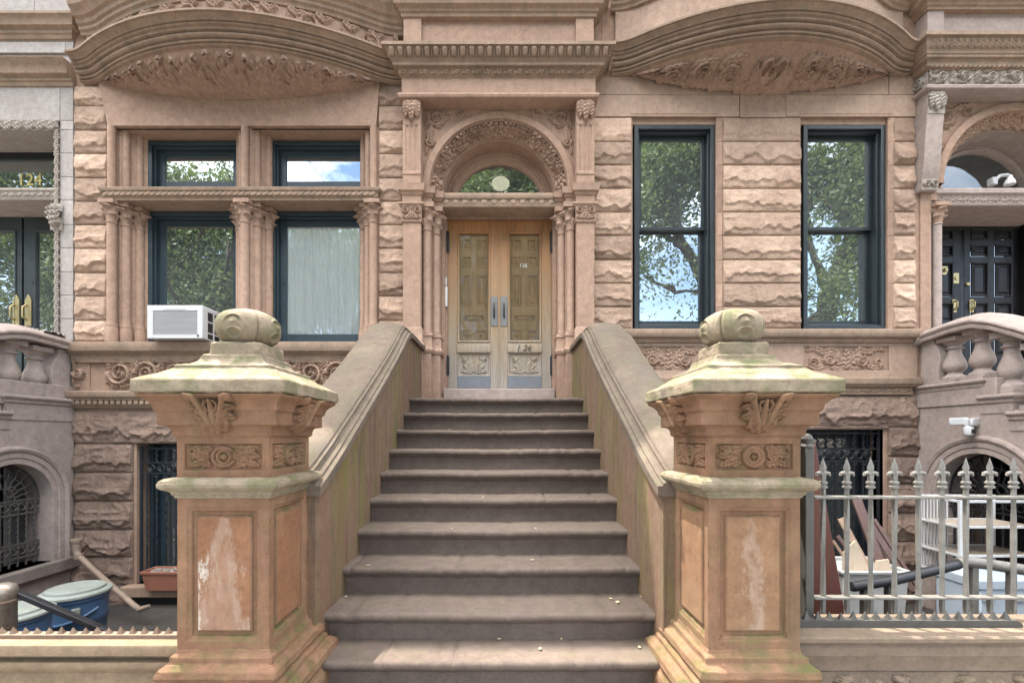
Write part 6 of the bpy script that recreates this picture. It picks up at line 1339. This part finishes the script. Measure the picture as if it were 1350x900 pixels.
# fallen leaves on the stairs
leafspots=[(814,794,1),(702,738,2),(740,838,0),(712,855,0),(843,853,0),(658,840,0),(456,779,1),(485,756,2),(596,724,3),(637,685,4),(760,684,4),(706,724,3),(510,648,5),(592,592,7),(846,785,1),(805,789,1)]
words=['curled pale leaf scrap, largest on the third step from the bottom at right','small brown leaf in the middle of a middle step','tiny pale leaf at the middle of the lowest lit step','small leaf near the front edge of the lowest lit step','small leaf at the right end of the lowest lit step','dry speck of leaf at the back of the lowest lit step','leaf at the left end of the second full step','leaf in the left corner of the third full step']
for i,(px,py,st) in enumerate(leafspots):
    z=ZS[st]+.004; d=(CZ-z)*F/(py-CY) if py>CY else YS[st]+.15
    d=min(max(d,YS[st]+.03),YS[st]+.26); x=PX(px,d); a=rnd.uniform(0,6.28); s_=rnd.uniform(.008,.013)*(1.7 if i==0 else 1)
    v=[]; n_=9
    for j in range(n_):
        t_=j/(n_-1); w_=s_*.8*math.sin(PI*min(.999,t_*.93+.03))
        for q in (-1,0,1): v.append((x+math.cos(a)*(t_-.5)*2.4*s_-math.sin(a)*q*w_,d+math.sin(a)*(t_-.5)*2.4*s_+math.cos(a)*q*w_,z+.35*s_*(q*q)*rnd.uniform(.6,1.2)+.5*s_*(t_-.4)**2))
    m=MB(); m.add(v,[(3*j+q,3*j+q+1,3*j+q+4,3*j+q+3) for j in range(n_-1) for q in (0,1)])
    o=m.build('fallen_leaf',M['leafdry'],None,recalc=False); tag(o,'small dry pale leaf scrap lying on the brown stone steps','leaf','dry leaf scraps on the stairs')
    sd_=o.modifiers.new('thickness','SOLIDIFY'); sd_.thickness=.0008
# ================================================================ street trees behind the viewer (seen in the panes)
def tree(x,y,h,label,seed,lean,spread,nleaf,limbs=None,sig=.30,fill=()):
    nleaf=int(nleaf*1.5)
    r=random.Random(seed); rg=np.random.default_rng(seed); t=T('street_tree',label,'tree',(x,y,-.13),'street trees mirrored in the windows')
    m=MB(); tips=[]
    def limb(p,d,L_,rad,lv):
        pts=[p]; rr=[rad]; n=7
        for i in range(n):
            d=(d+Vector((r.uniform(-.16,.16),r.uniform(-.16,.16),r.uniform(-.02,.14)))).normalized(); pts.append(pts[-1]+d*L_/n); rr.append(rad*(1-.55*(i+1)/n))
        m.tube(pts,rr,8 if lv<2 else 5)
        if lv>=1: tips.extend((q,lv) for q in pts[3:])
        if lv<4:
            k=3 if lv<3 else 3
            for i in range(k):
                b=pts[-1-(i%3)*(1 if lv else 1)]; an=r.uniform(0,2*PI); nd=(d*.75+Vector((math.cos(an)*spread,math.sin(an)*spread,r.uniform(-.1,.45)))).normalized(); limb(b,nd,L_*r.uniform(.55,.78),rr[-1]*.82 if i else rr[-1]*.95,lv+1)
    if limbs:
        D=12.2-y
        for pl_,r0,r1 in limbs:
            pp=np.array([((px-CX)/F*D,y+.15*math.sin(q*2.),CZ+(CY-py)/F*D) for q,(px,py) in enumerate(pl_)]); dd=np.linspace(0,len(pp)-1,(len(pp)-1)*5+1); sp=np.stack([np.interp(dd,np.arange(len(pp)),pp[:,q]) for q in range(3)],1); sp[1:-1]+=np.random.default_rng(seed).normal(0,.03,(len(sp)-2,3))
            m.tube(sp,list(np.linspace(r0,r1,len(sp))),10)
            for q in range(5,len(sp),3):
                if sp[q][2]>4: limb(Vector(sp[q]),Vector((r.uniform(-1,1),r.uniform(-1,1),r.uniform(-.1,.8))).normalized(),r.uniform(1.2,2.2),.035,2)
    else: limb(Vector((x,y,-.13)),Vector((lean,0,1)).normalized(),h*.42,.20,0)
    m.build('trunk',M['bark'],t,angle=60)
    pts=np.array([tuple(q) for q,_ in tips])
    if fill:
        lo=fill[0][2]-fill[0][5]; pts=pts[np.any([(((pts[:,0]-f[0])/f[3])**2+((pts[:,1]-f[1])/f[4])**2+((pts[:,2]-f[2])/f[5])**2)<1.25 for f in fill],axis=0)]
        ex=[]
        for f in fill:
            u=rg.normal(size=(f[6],3)); u/=np.linalg.norm(u,axis=1)[:,None]; u*=rg.random((f[6],1))**.4; ex.append(u*np.array(f[3:6])+np.array(f[:3]))
        pts=np.concatenate([pts]+ex)
    idx=rg.integers(0,len(pts),nleaf); c=pts[idx]+rg.normal(0,sig,(nleaf,3)); a=rg.normal(size=(nleaf,3)); a/=np.linalg.norm(a,axis=1)[:,None]; b=np.cross(a,rg.normal(size=(nleaf,3))); b/=np.linalg.norm(b,axis=1)[:,None]
    s_=rg.uniform(.026,.055,(nleaf,1)); V=np.stack([c-a*s_*1.5,c+b*s_*.8,c+a*s_*1.5,c-b*s_*.8],1).reshape(-1,3); tn=np.repeat(np.clip(.5+.35*np.sin(idx*.7)+rg.normal(0,.2,nleaf),0,1),4)
    me=bpy.data.meshes.new('crown'); me.vertices.add(len(V)); me.vertices.foreach_set('co',V.ravel()); me.loops.add(len(V)); me.loops.foreach_set('vertex_index',np.arange(len(V))); me.polygons.add(nleaf); me.polygons.foreach_set('loop_start',np.arange(0,len(V),4)); me.polygons.foreach_set('loop_total',np.full(nleaf,4)); me.update(calc_edges=True)
    at_=me.attributes.new('tone','FLOAT','POINT'); at_.data.foreach_set('value',tn); me.materials.append(M['leaf']); o=bpy.data.objects.new('crown',me); COL.objects.link(o); o.parent=t; o.matrix_parent_inverse=Matrix.Translation(t.location).inverted()
tree(-9.6,-2.6,12,'leafy street tree mirrored in the left paired windows',5,.0,.85,52000,None,.34,[(-10.2,-2.8,6.9,2.3,1.8,3.4,150),(-8.6,-3.2,5.2,1.6,1.5,2.0,60)])
tree(-5.4,-3.8,11.5,'leafy street tree mirrored in the curtained window',8,.0,.85,26000,None,.34,[(-6.2,-4,6.6,2.2,1.8,2.6,70)])
tree(7.3,-2.4,13.5,'street tree with slanting limbs mirrored in the nearer tall window',12,-.10,.75,34000,[([(972,700),(968,480),(940,385),(905,330),(882,285),(868,240),(866,160),(872,90)],.24,.07),([(905,330),(880,318),(858,298),(842,262),(838,200)],.12,.04),([(930,370),(930,300),(915,230),(920,150)],.11,.04),([(882,285),(900,240),(903,200)],.07,.03),([(940,385),(890,385),(850,362)],.07,.03)],.34,[(5.4,-2.7,8.0,2.3,1.5,4.4,34)])
tree(9.9,-2.5,14,'street tree with forking dark trunk mirrored in the far tall window',23,.10,.6,19000,[([(1068,720),(1072,500),(1082,430),(1096,385),(1108,350)],.36,.28),([(1108,350),(1118,315),(1130,270),(1134,200),(1140,110)],.24,.12),([(1090,390),(1074,350),(1064,300),(1058,220)],.17,.07),([(1118,315),(1100,285),(1082,262),(1066,240)],.10,.04),([(1134,230),(1112,200),(1096,170),(1080,120)],.08,.03),([(1108,350),(1150,330),(1175,280)],.09,.04)],.36,[(10.8,-2.8,8.3,2.0,1.4,4.2,14)])
tree(.6,-4.6,14,'tall street tree mirrored in the fanlight and the door panes',44,.0,.8,50000,None,.36,[(.3,-4.6,8.2,2.6,2.2,4.0,170)])
tree(-14.6,-2.6,12,'dense street tree mirrored in the glazed doors at left',31,.0,.8,50000,None,.34,[(-15.2,-2.8,7.2,2.6,2,4.2,170)])
# ================================================================ light, sky, camera
CLOUD0,CLOUD1,CLOUDC=.38,.58,(26.,25.6,25.)
w=bpy.data.worlds.new('World'); sc.world=w; w.use_nodes=True; nt=w.node_tree; bg=nt.nodes['Background']; sk=nt.nodes.new('ShaderNodeTexSky'); sk.sky_type='NISHITA'; sk.sun_disc=False
sd=Vector((-.30,.30,1)).normalized(); el=math.asin(sd.z); sk.sun_elevation=el; sk.sun_rotation=math.atan2(sd.x,sd.y); sk.air_density=1.0; sk.dust_density=2.0; sk.ozone_density=1.0
k=NT(nt); tc=k.n('TexCoord').outputs['Generated']; cn=k.noise(k.scaled(tc,1,1,1.7),2.6,9,.62,.3); zz=k.n('SeparateXYZ'); k.l(tc,zz.inputs[0]); cm=k.math('MULTIPLY',k.mapr(cn,CLOUD0,CLOUD1),k.mapr(zz.outputs[2],.34,.78,.05,1.))
sky=k.mix(cm,sk.outputs[0],CLOUDC); nt.links.new(sky,bg.inputs[0]); bg.inputs[1].default_value=.15
s=bpy.data.lights.new('sun','SUN'); s.energy=3.0; s.angle=R(.53); s.color=(1,.95,.86); so=bpy.data.objects.new('sun',s); COL.objects.link(so); so.rotation_euler=(-sd).to_track_quat('-Z','Y').to_euler(); so.location=(-5,8,16)
c=bpy.data.cameras.new('camera'); c.lens=16; c.sensor_width=36; c.shift_x=(675-CX)/1350; c.shift_y=(CY-450)/1350; c.clip_start=.05; c.clip_end=2000
co=bpy.data.objects.new('camera',c); COL.objects.link(co); co.location=(0,0,CZ); co.rotation_euler=(R(90),0,0); sc.camera=co
sc.view_settings.view_transform='Standard'; sc.view_settings.look='None'; sc.view_settings.gamma=1; sc.view_settings.exposure=2.15; sc.view_settings.use_curve_mapping=False
sc.cycles.max_bounces=10; sc.cycles.transparent_max_bounces=12; sc.cycles.use_denoising=True
